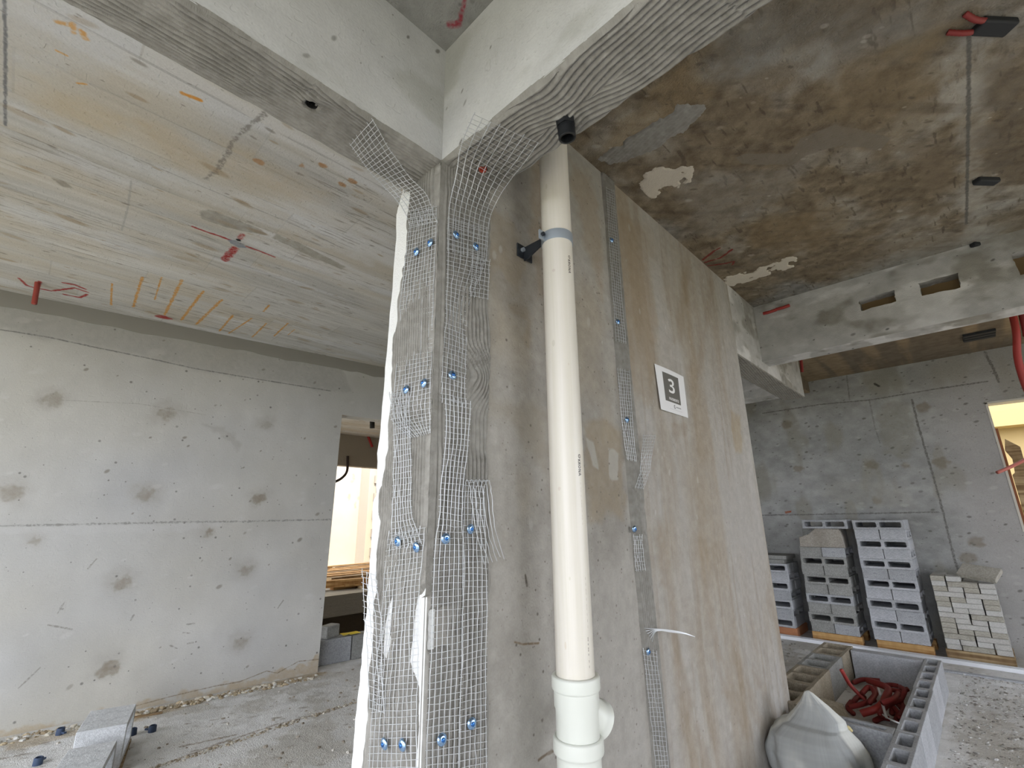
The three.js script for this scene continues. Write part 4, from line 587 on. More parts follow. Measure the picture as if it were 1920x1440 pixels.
// ------------------------------------------------------------------ notice
{
  const A = at(1225.6, 682, 'z', ZW), B = at(1280, 706.7, 'z', ZW), C = at(1289, 784, 'z', ZW), D = at(1235.6, 768, 'z', ZW), w = 0.293, h = 0.212;
  const cv = document.createElement('canvas'); cv.width = 1024; cv.height = 740; const c = cv.getContext('2d');
  c.fillStyle = '#eeeeee'; c.fillRect(0, 0, 1024, 740); c.fillStyle = '#6b6963'; c.fillRect(214, 82, 566, 478);
  c.fillStyle = '#f2f2f0'; c.textAlign = 'center'; c.save(); c.translate(490, 400); c.scale(1.35, 1); c.font = 'bold 330px sans-serif'; c.fillText('3', 0, 0); c.restore();
  c.font = 'bold 62px sans-serif'; c.fillText('PAVIMENTO', 530, 528, 400); c.fillStyle = '#333333'; c.lineWidth = 10; c.strokeStyle = '#333'; c.beginPath(); c.arc(528, 622, 26, 0.4, 5.4); c.stroke(); c.beginPath(); c.arc(528, 622, 8, 0, 7); c.fill(); c.fillStyle = '#666'; for (let i = 0; i < 11; i++) c.fillRect(580 + i * 17, 612 + (i % 3) * 2, 12, 16); c.fillStyle = '#c8c8c8'; c.fillRect(330, 672, 480, 4);
  const t = new THREE.CanvasTexture(cv); t.colorSpace = THREE.SRGBColorSpace;
  const g = new THREE.PlaneGeometry(1, 1, 16, 12), P = g.attributes.position; for (let i = 0; i < P.count; i++) { const u = P.getX(i) + 0.5, v = P.getY(i) + 0.5, q = D.clone().lerp(C, u).lerp(A.clone().lerp(B, u), v); P.setXYZ(i, q.x, q.y, ZW + 0.004 + 0.006 * (1 - v) * (1 - u) + 0.004 * Math.sin(u * 3.14) * v); } g.computeVertexNormals();
  settleMesh(tag(mesh('paper_notice', g, new THREE.MeshStandardMaterial({ map: t, roughness: 0.8, side: THREE.DoubleSide })), 'white paper notice with a grey panel and the number three', 'notice'));
}

// ------------------------------------------------------------------ concrete blocks and bricks
function blockTex(base, seed) { const s = new Surf(0.5, 0.5, 0, 0, 400, (x, y) => { const n = fbm(x * 9, y * 9, seed, 4), m = vn(x * 190, y * 190, seed + 3), v = (n - 0.5) * 26 + (m - 0.5) * 30; return [base[0] + v, base[1] + v, base[2] + v]; }); return new THREE.MeshStandardMaterial({ map: s.texture(), bumpMap: relief(ROUGH, s, 0.5), bumpScale: 0.002, roughness: 0.95 }); }
const blockMats = [blockTex([160, 162, 164], 5), blockTex([146, 146, 142], 25), blockTex([172, 174, 177], 45)], tanBlock = blockTex([150, 140, 122], 65);
const SF = { W: 0.5, H: 0.5, a0: 0, b0: 0 };
function rr(x, y, w, h, r) { const p = new THREE.Path(); p.moveTo(x + r, y); p.lineTo(x + w - r, y); p.quadraticCurveTo(x + w, y, x + w, y + r); p.lineTo(x + w, y + h - r); p.quadraticCurveTo(x + w, y + h, x + w - r, y + h); p.lineTo(x + r, y + h); p.quadraticCurveTo(x, y + h, x, y + h - r); p.lineTo(x, y + r); p.quadraticCurveTo(x, y, x + r, y); return p; }
function hollow(l, w, d, cells, wall, web, r = 0.012) {   // l x w face pierced by cells, d deep; lies in x (l), y (w), z (d)
  const s = new THREE.Shape([[0, 0], [l, 0], [l, w], [0, w]].map((p) => new THREE.Vector2(...p))), cw = (l - 2 * wall - (cells - 1) * web) / cells;
  for (let i = 0; i < cells; i++) s.holes.push(rr(wall + i * (cw + web), wall * 0.9, cw, w - wall * 1.8, r));
  const g = new THREE.ExtrudeGeometry(s, { depth: d - 0.004, bevelEnabled: true, bevelSize: 0.002, bevelThickness: 0.002, bevelSegments: 1, bevelOffset: -0.002, curveSegments: 3 }).translate(-l / 2, 0, -d / 2 + 0.002); return boxUV(g, SF);
}
const BH = 0.0855, face2 = hollow(0.386, BH - 0.0008, 0.19, 2, 0.022, 0.024);   // on its side, openings to the front
const fx = 5.62, ord = ['first', 'second', 'third', 'fourth', 'fifth', 'sixth', 'seventh', 'eighth', 'ninth', 'tenth', 'eleventh', 'twelfth', 'thirteenth', 'fourteenth'];
function stackLayer(y, zc, kind, labelF, labelE, group, matSet, seed, row, dx = 0) {   // kind 'open': cells to the front; 'end': cells to the side
  const R = rng(seed);
  for (let k = 0; k < 2; k++) {
    const m = blockMats[matSet[Math.floor(R() * matSet.length)]], jx = (R() - 0.5) * 0.014, jz = (R() - 0.5) * 0.012;
    const o = mesh('concrete_block', face2, m); tag(o, kind === 'open' ? `${labelF}, ${ord[row]} course up${k ? ', rear one' : ''}` : `${labelE}, ${ord[row]} course up, ${k ? 'nearer' : 'further from'} the window`, 'block', group);
    if (kind === 'open') { o.rotation.y = Math.PI / 2 + (R() - 0.5) * 0.01; o.position.set(fx + 0.097 + k * 0.196 + jx * 0.5 + dx, y, zc + jz); } else { o.rotation.y = (R() - 0.5) * 0.01; o.position.set(fx + 0.197 + jx + dx, y, zc - 0.0975 + k * 0.195); }
  }
}
function stack(zc, layers, y0, group, labelF, labelE, mats, seed) { layers.forEach((k, i) => { if (k) stackLayer(y0 + i * BH, zc + (hash(i, 2, seed) - 0.5) * 0.016, k, labelF, labelE, group, mats, seed * 40 + i, i); }); }
const wood = (a, b, seed) => { const s = new Surf(0.8, 0.8, 0, 0, 320, (x, y) => { const n = fbm(x * 3, y * 60, seed, 4), m = fbm(x * 30, y * 9, seed + 9, 3); const c = mix3(a, b, sst(0.3, 0.7, n)); const v = (m - 0.5) * 30; return [c[0] + v, c[1] + v, c[2] + v]; }); return new THREE.MeshStandardMaterial({ map: s.texture(), roughness: 0.85 }); };
const WF = { W: 0.8, H: 0.8, a0: 0, b0: 0 }, pineMat = wood([196, 158, 104], [150, 106, 58], 3), dullWood = wood([170, 148, 112], [120, 96, 66], 13), redBrick = new THREE.MeshStandardMaterial({ color: 0xb9805c, roughness: 0.95, bumpMap: ROUGH, bumpScale: 0.002 });
function skid(z0, z1, h, m, label) {   // low timber skid under a stack
  const o = thing('timber_skid', label, 'skid', [fx, 0, (z0 + z1) / 2]); const w = z1 - z0;
  mesh('front_beam', boxUV(new RoundedBoxGeometry(0.09, h, w, 2, 0.004).translate(0.045, h / 2, 0), WF), m, o); mesh('rear_beam', boxUV(new RoundedBoxGeometry(0.09, h, w, 2, 0.004).translate(0.34, h / 2, 0), WF), m, o); return o;
}
skid(-1.43, -1.03, 0.078, pineMat, 'orange-brown timber under the tall dull block stack'); skid(-0.925, -0.535, 0.078, pineMat, 'brown timber under the tallest block stack beside the brick pile'); skid(-0.46, -0.055, 0.078, dullWood, 'pale timber under the pile of small bricks');
tag(settleMesh(mesh('clay_block', boxUV(new RoundedBoxGeometry(0.39, 0.078, 0.4, 2, 0.004).translate(fx + 0.2, 0.039, -1.76), SF), redBrick)), 'reddish clay slab under the short block stack', 'clay block');
const O = 'open', E = 'end', y0 = 0.0795;
stack(-1.755, [O, E, O, E, O, E, O], y0, 'blocks of the short stack', 'open-fronted block in the short stack on clay', 'solid-ended block in the short stack on clay', [0, 2], 3);
for (let k = 0; k < 2; k++) tag(settleMesh(mesh('concrete_slab', boxUV(new RoundedBoxGeometry(0.34, 0.038, 0.37, 2, 0.004).translate(fx + 0.18 + k * 0.02, 0, -1.765 + k * 0.02), SF), blockMats[1])), ['lower thin concrete slab on top of the short block stack', 'upper thin concrete slab on top of the short block stack'][k], 'slab').position.setY(y0 + 7 * BH + k * 0.039);
stack(-1.232, [E, O, E, O, E, O, E, O, E], y0, 'blocks of the dull tall stack', 'open-fronted dull block under the broken piece', 'solid-ended dull block under the broken piece', [1, 1, 0], 5);
{ // broken slab on edge and the block that lies across it
  const s = new THREE.Shape([[-0.185, 0], [0.19, 0], [0.185, 0.1], [0.165, 0.165], [-0.03, 0.168], [-0.09, 0.115], [-0.18, 0.085]].map((p) => new THREE.Vector2(...p)));
  const o = mesh('broken_block', boxUV(new THREE.ExtrudeGeometry(s, { depth: 0.15, bevelEnabled: true, bevelSize: 0.004, bevelThickness: 0.004, bevelSegments: 1 }).translate(0, 0, -0.075), SF), blockTex([152, 146, 136], 85)); o.rotation.y = -Math.PI / 2; o.position.set(fx + 0.085, y0 + 9 * BH + 0.005, -1.22); tag(o, 'large broken concrete piece on edge near the top of the dull stack', 'broken block');
  const b = mesh('broken_block', boxUV(new RoundedBoxGeometry(0.16, 0.168, 0.36, 2, 0.004).translate(0, 0.084, 0), SF), blockMats[1]); b.position.set(fx + 0.27, y0 + 9 * BH + 0.001, -1.23); tag(b, 'second concrete piece behind the large broken one on the dull stack', 'broken block');
  const t = mesh('concrete_block', face2, blockMats[0]); t.rotation.y = Math.PI / 2 - 0.06; t.position.set(fx + 0.1, y0 + 9 * BH + 0.1765, -1.16); tag(t, 'single hollow block laid across the top of the dull stack', 'block');
}
stack(-0.735, [E, O, E, O, E, O, E, O, E, O, E, O], y0, 'blocks of the tallest stack', 'open-fronted clean block in the tallest stack', 'solid-ended clean block in the tallest stack', [2, 2, 0], 7);
{ // small solid bricks
  const bg = boxUV(new RoundedBoxGeometry(0.188, 0.0398, 0.093, 1, 0.003).translate(0, 0.02, 0), SF), mats = [blockTex([180, 178, 172], 105), blockTex([168, 164, 152], 125), blockTex([196, 195, 190], 145)], R = rng(77);
  let row = 0; const grp = 'bricks of the small pile', put = (x, y, z, t) => { const o = mesh('solid_brick', bg, mats[Math.floor(R() * 3)]); o.position.set(x + (R() - 0.5) * 0.008, y, z + (R() - 0.5) * 0.004); o.rotation.y = t + (R() - 0.5) * 0.02; tag(o, `small brick with its ${t ? 'long side' : 'end'} forward, ${ord[row]} course of the low pile`, 'brick', grp); };
  for (let l = 0; l < 14; l++) {
    const y = y0 + l * 0.0404, zc = -0.255; row = l;
    if (l < 12 ? l % 2 : l === 13) { for (let k = 0; k < 4; k++) if (l < 13 || k < 2) put(fx + 0.1, y, zc - 0.148 + k * 0.0985, 0); if (l < 13) put(fx + 0.3, y, zc + 0.148, 0); else put(fx + 0.3, y, zc - 0.148, 0); } else { if (l % 4) for (let k = 0; k < 2; k++) put(fx + 0.05, y, zc - 0.0985 + k * 0.197, Math.PI / 2); else { put(fx + 0.05, y, zc, Math.PI / 2); put(fx + 0.1, y, zc - 0.1475, 0); put(fx + 0.1, y, zc + 0.1475, 0); } for (let k = l % 4 ? 1 : 2; k < 4; k++) put(fx + 0.05 + k * 0.1, y, zc + 0.0985, Math.PI / 2); }
  }
  const p = tag(mesh('concrete_slab', boxUV(new RoundedBoxGeometry(0.16, 0.036, 0.25, 2, 0.004), SF), mats[1]), 'loose grey concrete plate tilted on top of the small bricks', 'slab'); p.position.set(fx + 0.12, y0 + 14 * 0.0404 + 0.03, -0.135); p.rotation.set(0.12, -0.35, 0.55);
}
// ------------------------------------------------------------------ the open-topped bin of blocks
const up2 = (l, w, h, cells, wall, web, r) => hollow(l, w, h, cells, wall, web, r).rotateX(-Math.PI / 2).translate(0, h / 2, w / 2);   // standing, openings up
{
  const wide = boxUV(up2(0.388, 0.19, 0.19, 2, 0.026, 0.03, 0.016), SF), slim = boxUV(up2(0.388, 0.09, 0.19, 2, 0.02, 0.05, 0.008), SF), R = rng(12);
  for (let i = 0; i < 4; i++) { const o = mesh('concrete_block', wide, i === 1 ? blockMats[1] : tanBlock); o.position.set(4.68 - 0.195 - i * 0.3915, 0, -1.022 + (R() - 0.5) * 0.006); tag(o, `wide tan-topped bin block, ${ord[i]} from the rail end of the row`, 'block', 'wide blocks of the bin'); }
  for (let i = 0; i < 6; i++) { const o = mesh('concrete_block', slim, blockMats[i % 2 ? 2 : 0]); o.position.set(4.63 - 0.195 - i * 0.3915, 0, -0.456 + (R() - 0.5) * 0.006); tag(o, `slim bin block with square openings, ${ord[i]} from the rail end of the row`, 'block', 'slim blocks of the bin'); }
  const back = mesh('concrete_block', boxUV(new RoundedBoxGeometry(0.09, 0.19, 0.412, 2, 0.003).translate(0, 0.095, 0), SF), blockMats[2]); back.position.set(4.575, 0, -0.712); tag(back, 'plain block closing the bin towards the stacks', 'block');
  const fr = mesh('concrete_block', boxUV(up2(0.388, 0.09, 0.19, 1, 0.03, 0.02, 0.008), SF), blockMats[0]); fr.rotation.y = Math.PI / 2; fr.position.set(3.045, 0, -0.697); tag(fr, 'bluish block with one long slot closing the bin beside the sack', 'block');
  const wd = mesh('broken_block', boxUV(new RoundedBoxGeometry(0.2, 0.05, 0.12, 2, 0.004), SF), tanBlock); wd.position.set(3.46, 0.06, -0.83); wd.rotation.set(0.25, 0.5, 0.25); tag(wd, 'tilted tan block piece inside the bin', 'broken block');
}
// ------------------------------------------------------------------ red corrugated conduit
const redC = new THREE.MeshStandardMaterial({ color: 0xa63a34, roughness: 0.5 }), redD = new THREE.MeshStandardMaterial({ color: 0x8c3230, roughness: 0.55 });
function conduit(pts, r, label, group, m = redC, ribs = 0.0045) {
  const c = new THREE.CatmullRomCurve3(pts.map((p) => V3(...p)), false, 'centripetal'), len = c.getLength(), n = Math.max(12, Math.round(len / ribs) * 3);
  const o = mesh('corrugated_conduit', sweep(c.getSpacedPoints(n), (i) => r * (i % 3 === 0 ? 0.9 : 1), 10), m); settleMesh(o); return tag(o, label, 'conduit', group);
}
{
  const q = (px, py, y) => { const p = at(px, py, 'y', y); return [p.x, p.y, p.z]; };
  const grp = 'conduit offcuts in the bin', lab = 'red corrugated conduit offcut lying in the block bin';
  conduit([q(1577, 1255, 0.19), q(1595, 1285, 0.1), q(1622, 1312, 0.03)], 0.012, 'straight red conduit leaning up against the wide blocks in the bin', grp, redC);
  conduit([q(1615, 1338, 0.03), q(1645, 1328, 0.07), q(1662, 1305, 0.08), q(1664, 1290, 0.07), q(1640, 1280, 0.05), q(1628, 1276, 0.03)], 0.02, 'thick red conduit bent in a hook across the bin', grp, redC);
  for (const p of [[[1592, 1326, 0.03], [1610, 1322, 0.04], [1640, 1312, 0.05]], [[1628, 1318, 0.03], [1642, 1300, 0.06], [1638, 1290, 0.05], [1622, 1292, 0.03]], [[1616, 1300, 0.07], [1630, 1288, 0.09], [1640, 1300, 0.08], [1630, 1318, 0.07]], [[1665, 1292, 0.03], [1690, 1296, 0.04], [1702, 1292, 0.05]], [[1690, 1310, 0.065], [1696, 1296, 0.095], [1688, 1288, 0.075]], [[1664, 1302, 0.02], [1680, 1316, 0.03], [1692, 1330, 0.03]], [[1672, 1340, 0.03], [1674, 1326, 0.06], [1684, 1338, 0.05], [1680, 1352, 0.03]], [[1690, 1318, 0.055], [1694, 1330, 0.065], [1686, 1345, 0.065]], [[1600, 1280, 0.02], [1620, 1274, 0.02], [1650, 1276, 0.03]], [[1600, 1316, 0.015], [1612, 1306, 0.015], [1622, 1308, 0.02]], [[1655, 1285, 0.015], [1672, 1284, 0.015], [1684, 1286, 0.02]], [[1640, 1352, 0.015], [1655, 1346, 0.015], [1668, 1348, 0.015]], [[1600, 1338, 0.014], [1590, 1328, 0.014], [1596, 1316, 0.014]], [[1684, 1300, 0.12], [1672, 1312, 0.14], [1654, 1318, 0.13]], [[1650, 1340, 0.08], [1664, 1322, 0.08], [1690, 1312, 0.08]]]) conduit(p.map((a) => q(...a)), 0.014, lab, grp, redD);
  const white = new THREE.MeshStandardMaterial({ color: 0xd9dadb, roughness: 0.4 });
  for (const [p, l] of [[[[1647, 1291, 0.09], [1651, 1304, 0.09]], 'short white tube poking out between the red conduits'], [[[1655, 1322, 0.1], [1662, 1345, 0.11]], 'white tube lying over the red conduits at the slotted block']]) tag(settleMesh(mesh('plastic_tube', sweep(p.map((a) => V3(...q(...a))), 0.007, 14), white)), l, 'tube');
  tag(settleMesh(mesh('cable_tie', sweep(spline([[1655, 1340, 0.11], [1664, 1346, 0.16], [1676, 1352, 0.195], [1686, 1356, 0.196]].map((a) => V3(...q(...a))), 12), 0.004, 6), white)), 'white wire twist over the edge of the slim blocks', 'wire');
  // conduits hanging from the far ceiling and poking out of the window
  const f = (px, py, x) => { const p = at(px, py, 'x', x); return [p.x, p.y, p.z]; };
  conduit([[4.3, TOPL, at(1903, 592, 'x', 4.3).z], f(1905, 620, 4.3), f(1908, 670, 4.3), f(1922, 720, 4.3), f(1945, 770, 4.3)], 0.02, 'thick red conduit hanging from the ceiling near the window', null, redC);
  conduit([[4.3, TOPL, at(1918, 585, 'x', 4.32).z], f(1921, 610, 4.32), f(1925, 630, 4.35)], 0.018, 'cut red conduit end beside the hanging conduit', null, redD);
  conduit([f(1870, 886, 5.7), f(1900, 873, 5.85), f(1935, 855, 6.0), f(2000, 815, 6.3)], 0.014, 'pale red conduit poking in through the window opening', null, new THREE.MeshStandardMaterial({ color: 0xbf6a5e, roughness: 0.5 }));
  const s = at(1494, 680, 'y', TOPL); conduit([[4.75, TOPL, -0.93], [4.75, 2.5, -0.925], [4.74, 2.4, -0.93]], 0.013, 'short red conduit behind the far beam end', null, redD);
  for (const [x, y, dx, l] of [[1442, 585, 0.05, 'stub of red conduit in the corner of the far beam'], [1466, 577, 0.05, 'broken red conduit along the top of the far beam']]) { const p = at(x, y, 'x', 3.686); conduit([[p.x, p.y, p.z - 0.04], [p.x - 0.004, p.y - 0.003, p.z], [p.x + 0.01, p.y + 0.006, p.z + dx]], 0.012, l, null, redC); }
  // ceiling outlets: dark boxes with cut conduits
  const dk = new THREE.MeshStandardMaterial({ color: 0x25272b, roughness: 0.7 });
  for (const [x, y, red, l, w, d] of [[1862, 45, true, 'dark ceiling outlet with two red conduit ends', 0.055, 0.12], [1848, 336, false, 'dark torn outlet in the stained ceiling', 0.04, 0.11], [1836, 456, false, 'small dark outlet in the ceiling near the far beam', 0.035, 0.1]]) {
    const p = at(x, y, 'y', TOPR), o = thing('ceiling_outlet', l, 'outlet', [p.x, TOPR - 0.022, p.z], -0.75); mesh('box', new RoundedBoxGeometry(d, 0.026, w, 3, 0.008).translate(0, 0.01, 0), dk, o);
    if (red) for (const k of [-1, 1]) mesh('conduit_end', sweep(spline([V3(-0.05, 0.008, k * 0.018), V3(-0.09, 0.006, k * 0.022), V3(-0.13, 0.018, k * 0.03)], 24), (i) => 0.0095 * (i % 3 ? 1 : 0.88), 10), redD, o);
  }
  const o = at(1835, 628, 'y', TOPL), v = thing('ceiling_outlet', 'black louvred outlet in the brown far ceiling', 'outlet', [o.x, TOPL - 0.02, o.z]); for (let k = 0; k < 3; k++) mesh('slat', new THREE.BoxGeometry(0.05, 0.02, 0.2).translate(-0.09 + k * 0.075, 0.008, 0), dk, v);
  const r = at(70, 531, 'y', TOPL - 0.005); conduit([[r.x, TOPL + 0.0, r.z], [r.x + 0.005, TOPL - 0.05, r.z + 0.01], at(64, 570, 'z', r.z + 0.02).toArray()], 0.014, 'red conduit stub hanging from the board-marked ceiling by the left wall', null, new THREE.MeshStandardMaterial({ color: 0xb05048, roughness: 0.5 }));
}
// ------------------------------------------------------------------ aluminium rail, sack, loose blocks on the left floor
{
  const al = new THREE.MeshStandardMaterial({ color: 0xeceef2, metalness: 0.6, roughness: 0.35 }), s = new THREE.Shape([[0, 0], [0.07, 0], [0.07, 0.03], [0.058, 0.03], [0.058, 0.014], [0.04, 0.014], [0.04, 0.03], [0.03, 0.03], [0.03, 0.014], [0.012, 0.014], [0.012, 0.03], [0, 0.03]].map((p) => new THREE.Vector2(...p)));
  tag(settleMesh(mesh('metal_rail', new THREE.ExtrudeGeometry(s, { depth: 3.4, bevelEnabled: false }).translate(5.47, 0.001, -2.2), al)), 'long shiny aluminium rail on the floor before the stacks', 'rail');
  tag(settleMesh(mesh('floor_strip', boxUV(new THREE.BoxGeometry(0.05, 0.012, 2.4).rotateY(0.02).translate(5.2, 0.006, 0.1), SF), blockMats[2])), 'thin pale strip on the floor parallel to the rail', 'strip');
}
{
  const lv = [[0, 0.15, 0.17, 0, 0], [0.05, 0.175, 0.19, 0, 0], [0.12, 0.17, 0.185, 0, 0], [0.18, 0.14, 0.165, 0.01, -0.005], [0.215, 0.10, 0.13, 0.02, 0.0], [0.222, 0.075, 0.115, 0.03, 0.01], [0.25, 0.055, 0.1, 0.035, 0.02], [0.3, 0.03, 0.055, 0.04, 0.015], [0.345, 0.008, 0.016, 0.04, 0.0], [0.352, 0.001, 0.002, 0.04, 0.0]], n = 64, P = [], T = [], I = [];
  const get = (t) => { const f = t * (lv.length - 1), i = Math.min(lv.length - 2, Math.floor(f)), k = f - i; return lv[i].map((v, q) => mix(v, lv[i + 1][q], k)); };
  const rows = 60; for (let j = 0; j <= rows; j++) { const [y, rx, rz, ox, oz] = get(j / rows); for (let k = 0; k <= n; k++) { const a = k / n * 6.28318, ca = Math.cos(a), sa = Math.sin(a), e = 0.75, sx = Math.sign(ca) * Math.abs(ca) ** e, sz = Math.sign(sa) * Math.abs(sa) ** e, w = 1 + 0.42 * (fbm(ca * 1.7 + 5 + y * 2, sa * 1.7 + y * 5, 3, 4) - 0.5) * (j > 2 && j < rows ? 1 : 0.3); P.push(ox + rx * sx * w, y, oz + rz * sz * w); T.push(a * 0.1, y); } }
  for (let j = 0; j < rows; j++) for (let k = 0; k < n; k++) { const a = j * (n + 1) + k, c = a + n + 1; I.push(a, c + 1, a + 1, a, c, c + 1); }
  const g = new THREE.BufferGeometry(); g.setAttribute('position', new THREE.Float32BufferAttribute(P, 3)); g.setAttribute('uv', new THREE.Float32BufferAttribute(T, 2)); g.setIndex(I); g.computeVertexNormals();
  const s = new Surf(1, 0.5, 0, 0, 500, (x, y) => { const d = sst(0.45, 0.65, fbm(x * 9, y * 9, 5, 4)), v = (vn(x * 320, y * 2, 3) + vn(x * 2, y * 320, 4) - 1) * 8, c = mix3([206, 207, 200], [150, 153, 152], d * 0.8); return [c[0] + v, c[1] + v, c[2] + v]; });
  const o = thing('sack', 'dusty white woven sack slumped against the slotted block', 'sack', [2.775, 0, -0.775]); mesh('bag', g, new THREE.MeshStandardMaterial({ map: s.texture(), roughness: 0.85, side: THREE.DoubleSide }), o);
  mesh('tie', sweep(spline([V3(0.075, 0.2, 0.1), V3(0.1, 0.215, 0.125), V3(0.11, 0.2, 0.135)], 16), 0.008, 8), new THREE.MeshStandardMaterial({ color: 0xcbbd8c, roughness: 0.9 }), o);
}
{
  const pale = blockTex([206, 208, 209], 165);
  const shell = (l, w, h, t, end) => { const s = new THREE.Shape([[0, 0], [w, 0], [w, h - 0.05], [w - 0.03, h], [0.0, h]].map((p) => new THREE.Vector2(...p))); s.holes.push(rr(t, t, w - 2 * t - 0.005, h - 2 * t, 0.01)); return new THREE.ExtrudeGeometry(s, { depth: l, bevelEnabled: true, bevelSize: 0.002, bevelThickness: 0.002, bevelSegments: 1, bevelOffset: -0.002 }); };
  const a = mesh('broken_block', boxUV(shell(0.19, 0.34, 0.185, 0.028).rotateY(Math.PI / 2).translate(-0.1, 0, 0.17), SF), pale); a.position.set(0.56, 0.012, -3.46); a.rotation.y = -0.26; tag(a, 'upper part of a broken hollow block near the left wall', 'broken block');
  const b = mesh('broken_block', boxUV(shell(0.17, 0.36, 0.15, 0.026).rotateY(Math.PI / 2).translate(-0.09, 0, 0.18), SF), pale); b.position.set(0.44, 0.012, -3.06); b.rotation.y = -0.28; tag(b, 'pale broken hollow block lying open on the plywood sheet', 'broken block');
  const p = mesh('plywood_sheet', boxUV(new THREE.BoxGeometry(0.2, 0.011, 0.9), WF), dullWood); p.position.set(0.5, 0.0056, -3.22); p.rotation.y = -0.24; tag(p, 'thin plywood offcut under the broken blocks by the left wall', 'plywood');
  const blue = new THREE.MeshStandardMaterial({ color: 0x3c4c66, roughness: 0.6 }); for (const [x, y, l] of [[248, 1378, 'small blue plastic cap on the floor beside the broken blocks'], [285, 1372, 'dark blue plastic spacer on the dusty floor'], [112, 1377, 'dark plastic plug at the foot of the left wall'], [70, 1434, 'black plastic scrap at the foot of the pale wall']]) { const q = at(x, y, 'y', 0), o = thing('plastic_spacer', l, 'plastic spacer', [q.x, 0, q.z], x); mesh('ring', new THREE.LatheGeometry([[0.014, 0], [0.02, 0], [0.019, 0.03], [0.014, 0.034], [0.012, 0.03]].map((p2) => new THREE.Vector2(...p2)), 18), blue, o); mesh('tab', new THREE.BoxGeometry(0.03, 0.008, 0.012).translate(0.028, 0.012, 0), blue, o); }
  tag(settleMesh(mesh('wood_lath', boxUV(new THREE.BoxGeometry(0.2, 0.01, 0.012).rotateY(-0.3).translate(...at(268, 1342, 'y', 0.006).toArray()), WF), dullWood)), 'thin wooden lath lying by the foot of the left wall', 'lath');
}
// ------------------------------------------------------------------ crumbs: rubble nobody could count
{
  const g = new THREE.IcosahedronGeometry(1, 0), P = g.attributes.position; for (let i = 0; i < P.count; i++) { const k = 0.75 + 0.5 * hash(Math.round(P.getX(i) * 9), Math.round(P.getY(i) * 9 + P.getZ(i) * 5), 3); P.setXYZ(i, P.getX(i) * k, P.getY(i) * k * 0.6, P.getZ(i) * k); } g.computeVertexNormals();
  const rubble = (n, seed, place, r0, r1, label, cols) => { const R = rng(seed), m = new THREE.InstancedMesh(g, new THREE.MeshStandardMaterial({ color: 0xffffff, roughness: 0.95 }), n), q = new THREE.Object3D(), c = new THREE.Color(); for (let i = 0; i < n; i++) { const [x, z] = place(R), r = mix(r0, r1, R() ** 3); q.position.set(x, r * 0.25, z); q.rotation.set(0, R() * 6, 0); q.scale.set(r * (0.7 + R()), r * (0.6 + 0.6 * R()), r * (0.7 + R())); q.updateMatrix(); m.setMatrixAt(i, q.matrix); c.set(cols[Math.floor(R() * cols.length)]); m.setColorAt(i, c); } m.name = numbered('rubble'); m.castShadow = m.receiveShadow = true; scene.add(m); tag(m, label, 'rubble', null, 'stuff'); };
  rubble(900, 3, (R) => { const s = mix(-0.6, 2.25, R()), d = 0.03 + 0.1 * R() + 0.06 * vn(s * 3, 1, 4); const p = onLeft(s, 0, d); return [p.x, p.z]; }, 0.004, 0.022, 'mortar crumbs in a ridge along the foot of the left wall', [0xcfc8b8, 0xb9a98c, 0xd8d6d0, 0x9c8c72]);
  rubble(500, 5, (R) => { const t = R(), a = at(300, 1438, 'y', 0), b = at(668, 1316, 'y', 0), w = (R() - 0.5) * 0.08; return [mix(a.x, b.x, t) + w, mix(a.z, b.z, t) + w * 0.5]; }, 0.002, 0.011, 'thin line of mortar droppings across the pale floor', [0xc9c2b4, 0xa79a84, 0x8d8270]);
  rubble(400, 7, (R) => [mix(0.4, 2.2, R()), mix(-4, -2.3, R())], 0.002, 0.012, 'scattered crumbs on the pale left floor', [0xcfcac0, 0xa39a8c, 0x8a8072]);
  rubble(2600, 9, (R) => [mix(2.7, 5.2, R()), mix(-0.37, 0.3, R())], 0.002, 0.011, 'loose gravel and crumbs on the floor beside the bin', [0xb0aea8, 0x97938a, 0x86817a, 0xc4c2be]);
  rubble(500, 11, (R) => [mix(3.2, 5.4, R()), mix(-1.9, -1.14, R())], 0.003, 0.014, 'crumbs on the floor behind the bin', [0xb4b0a6, 0x97938a, 0x7c776e]);
}

// ------------------------------------------------------------------ beyond the doorway: pit, low block wall, timber heap, sunlit wall
const brownC = new THREE.MeshStandardMaterial({ color: 0x948b7d, roughness: 0.95, bumpMap: RELIEF, bumpScale: 0.003 });
struct('beam_yard', boxUV(box(-2.9, 7, 2.07, TOPL + 0.02, -7.98, -7.8), cf), brownC, 'concrete beam seen through the doorway', 'beam');
struct('wall_pit', merge([box(6.2, 6.35, -1.3, 2.62, -8.0, -3.6), box(1.05, 6.35, -2.9, -2.7, -8.7, -4.2), box(1.05, 6.35, -2.9, -0.1, -8.7, -8.55), box(1.05, 1.2, -2.9, -0.2, -8.7, -4.3), box(6.2, 6.35, -2.9, -0.1, -8.7, -4.2), box(1.05, 6.35, -2.9, -0.2, -4.42, -4.3)]), brownC, 'concrete pit wall below the timber heap', 'wall');
struct('floor_yard', box(1.2, 12, -0.1, 0.17, -10.6, -6.6), new THREE.MeshStandardMaterial({ color: 0xa39c8e, roughness: 1, bumpMap: ROUGH, bumpScale: 0.01 }), 'sunlit yard floor under the timber heap', 'floor');
const sunny = new Surf(4, 3, 3, 0, 256, (x, y) => { const n = fbm(x * 2, y * 2, 5, 4), v = (n - 0.5) * 18; return [182 + v, 178 + v, 169 + v]; }); { const R = rng(4); for (let i = 0; i < 40; i++) sunny.stain(blob(mix(3.2, 6.8, R()), mix(0.1, 2.9, R()), 0.02 + 0.04 * R(), 0.03 + 0.06 * R(), 10, i, 0.3), [140, 132, 118], 0.5, 0.02, 0.02); }
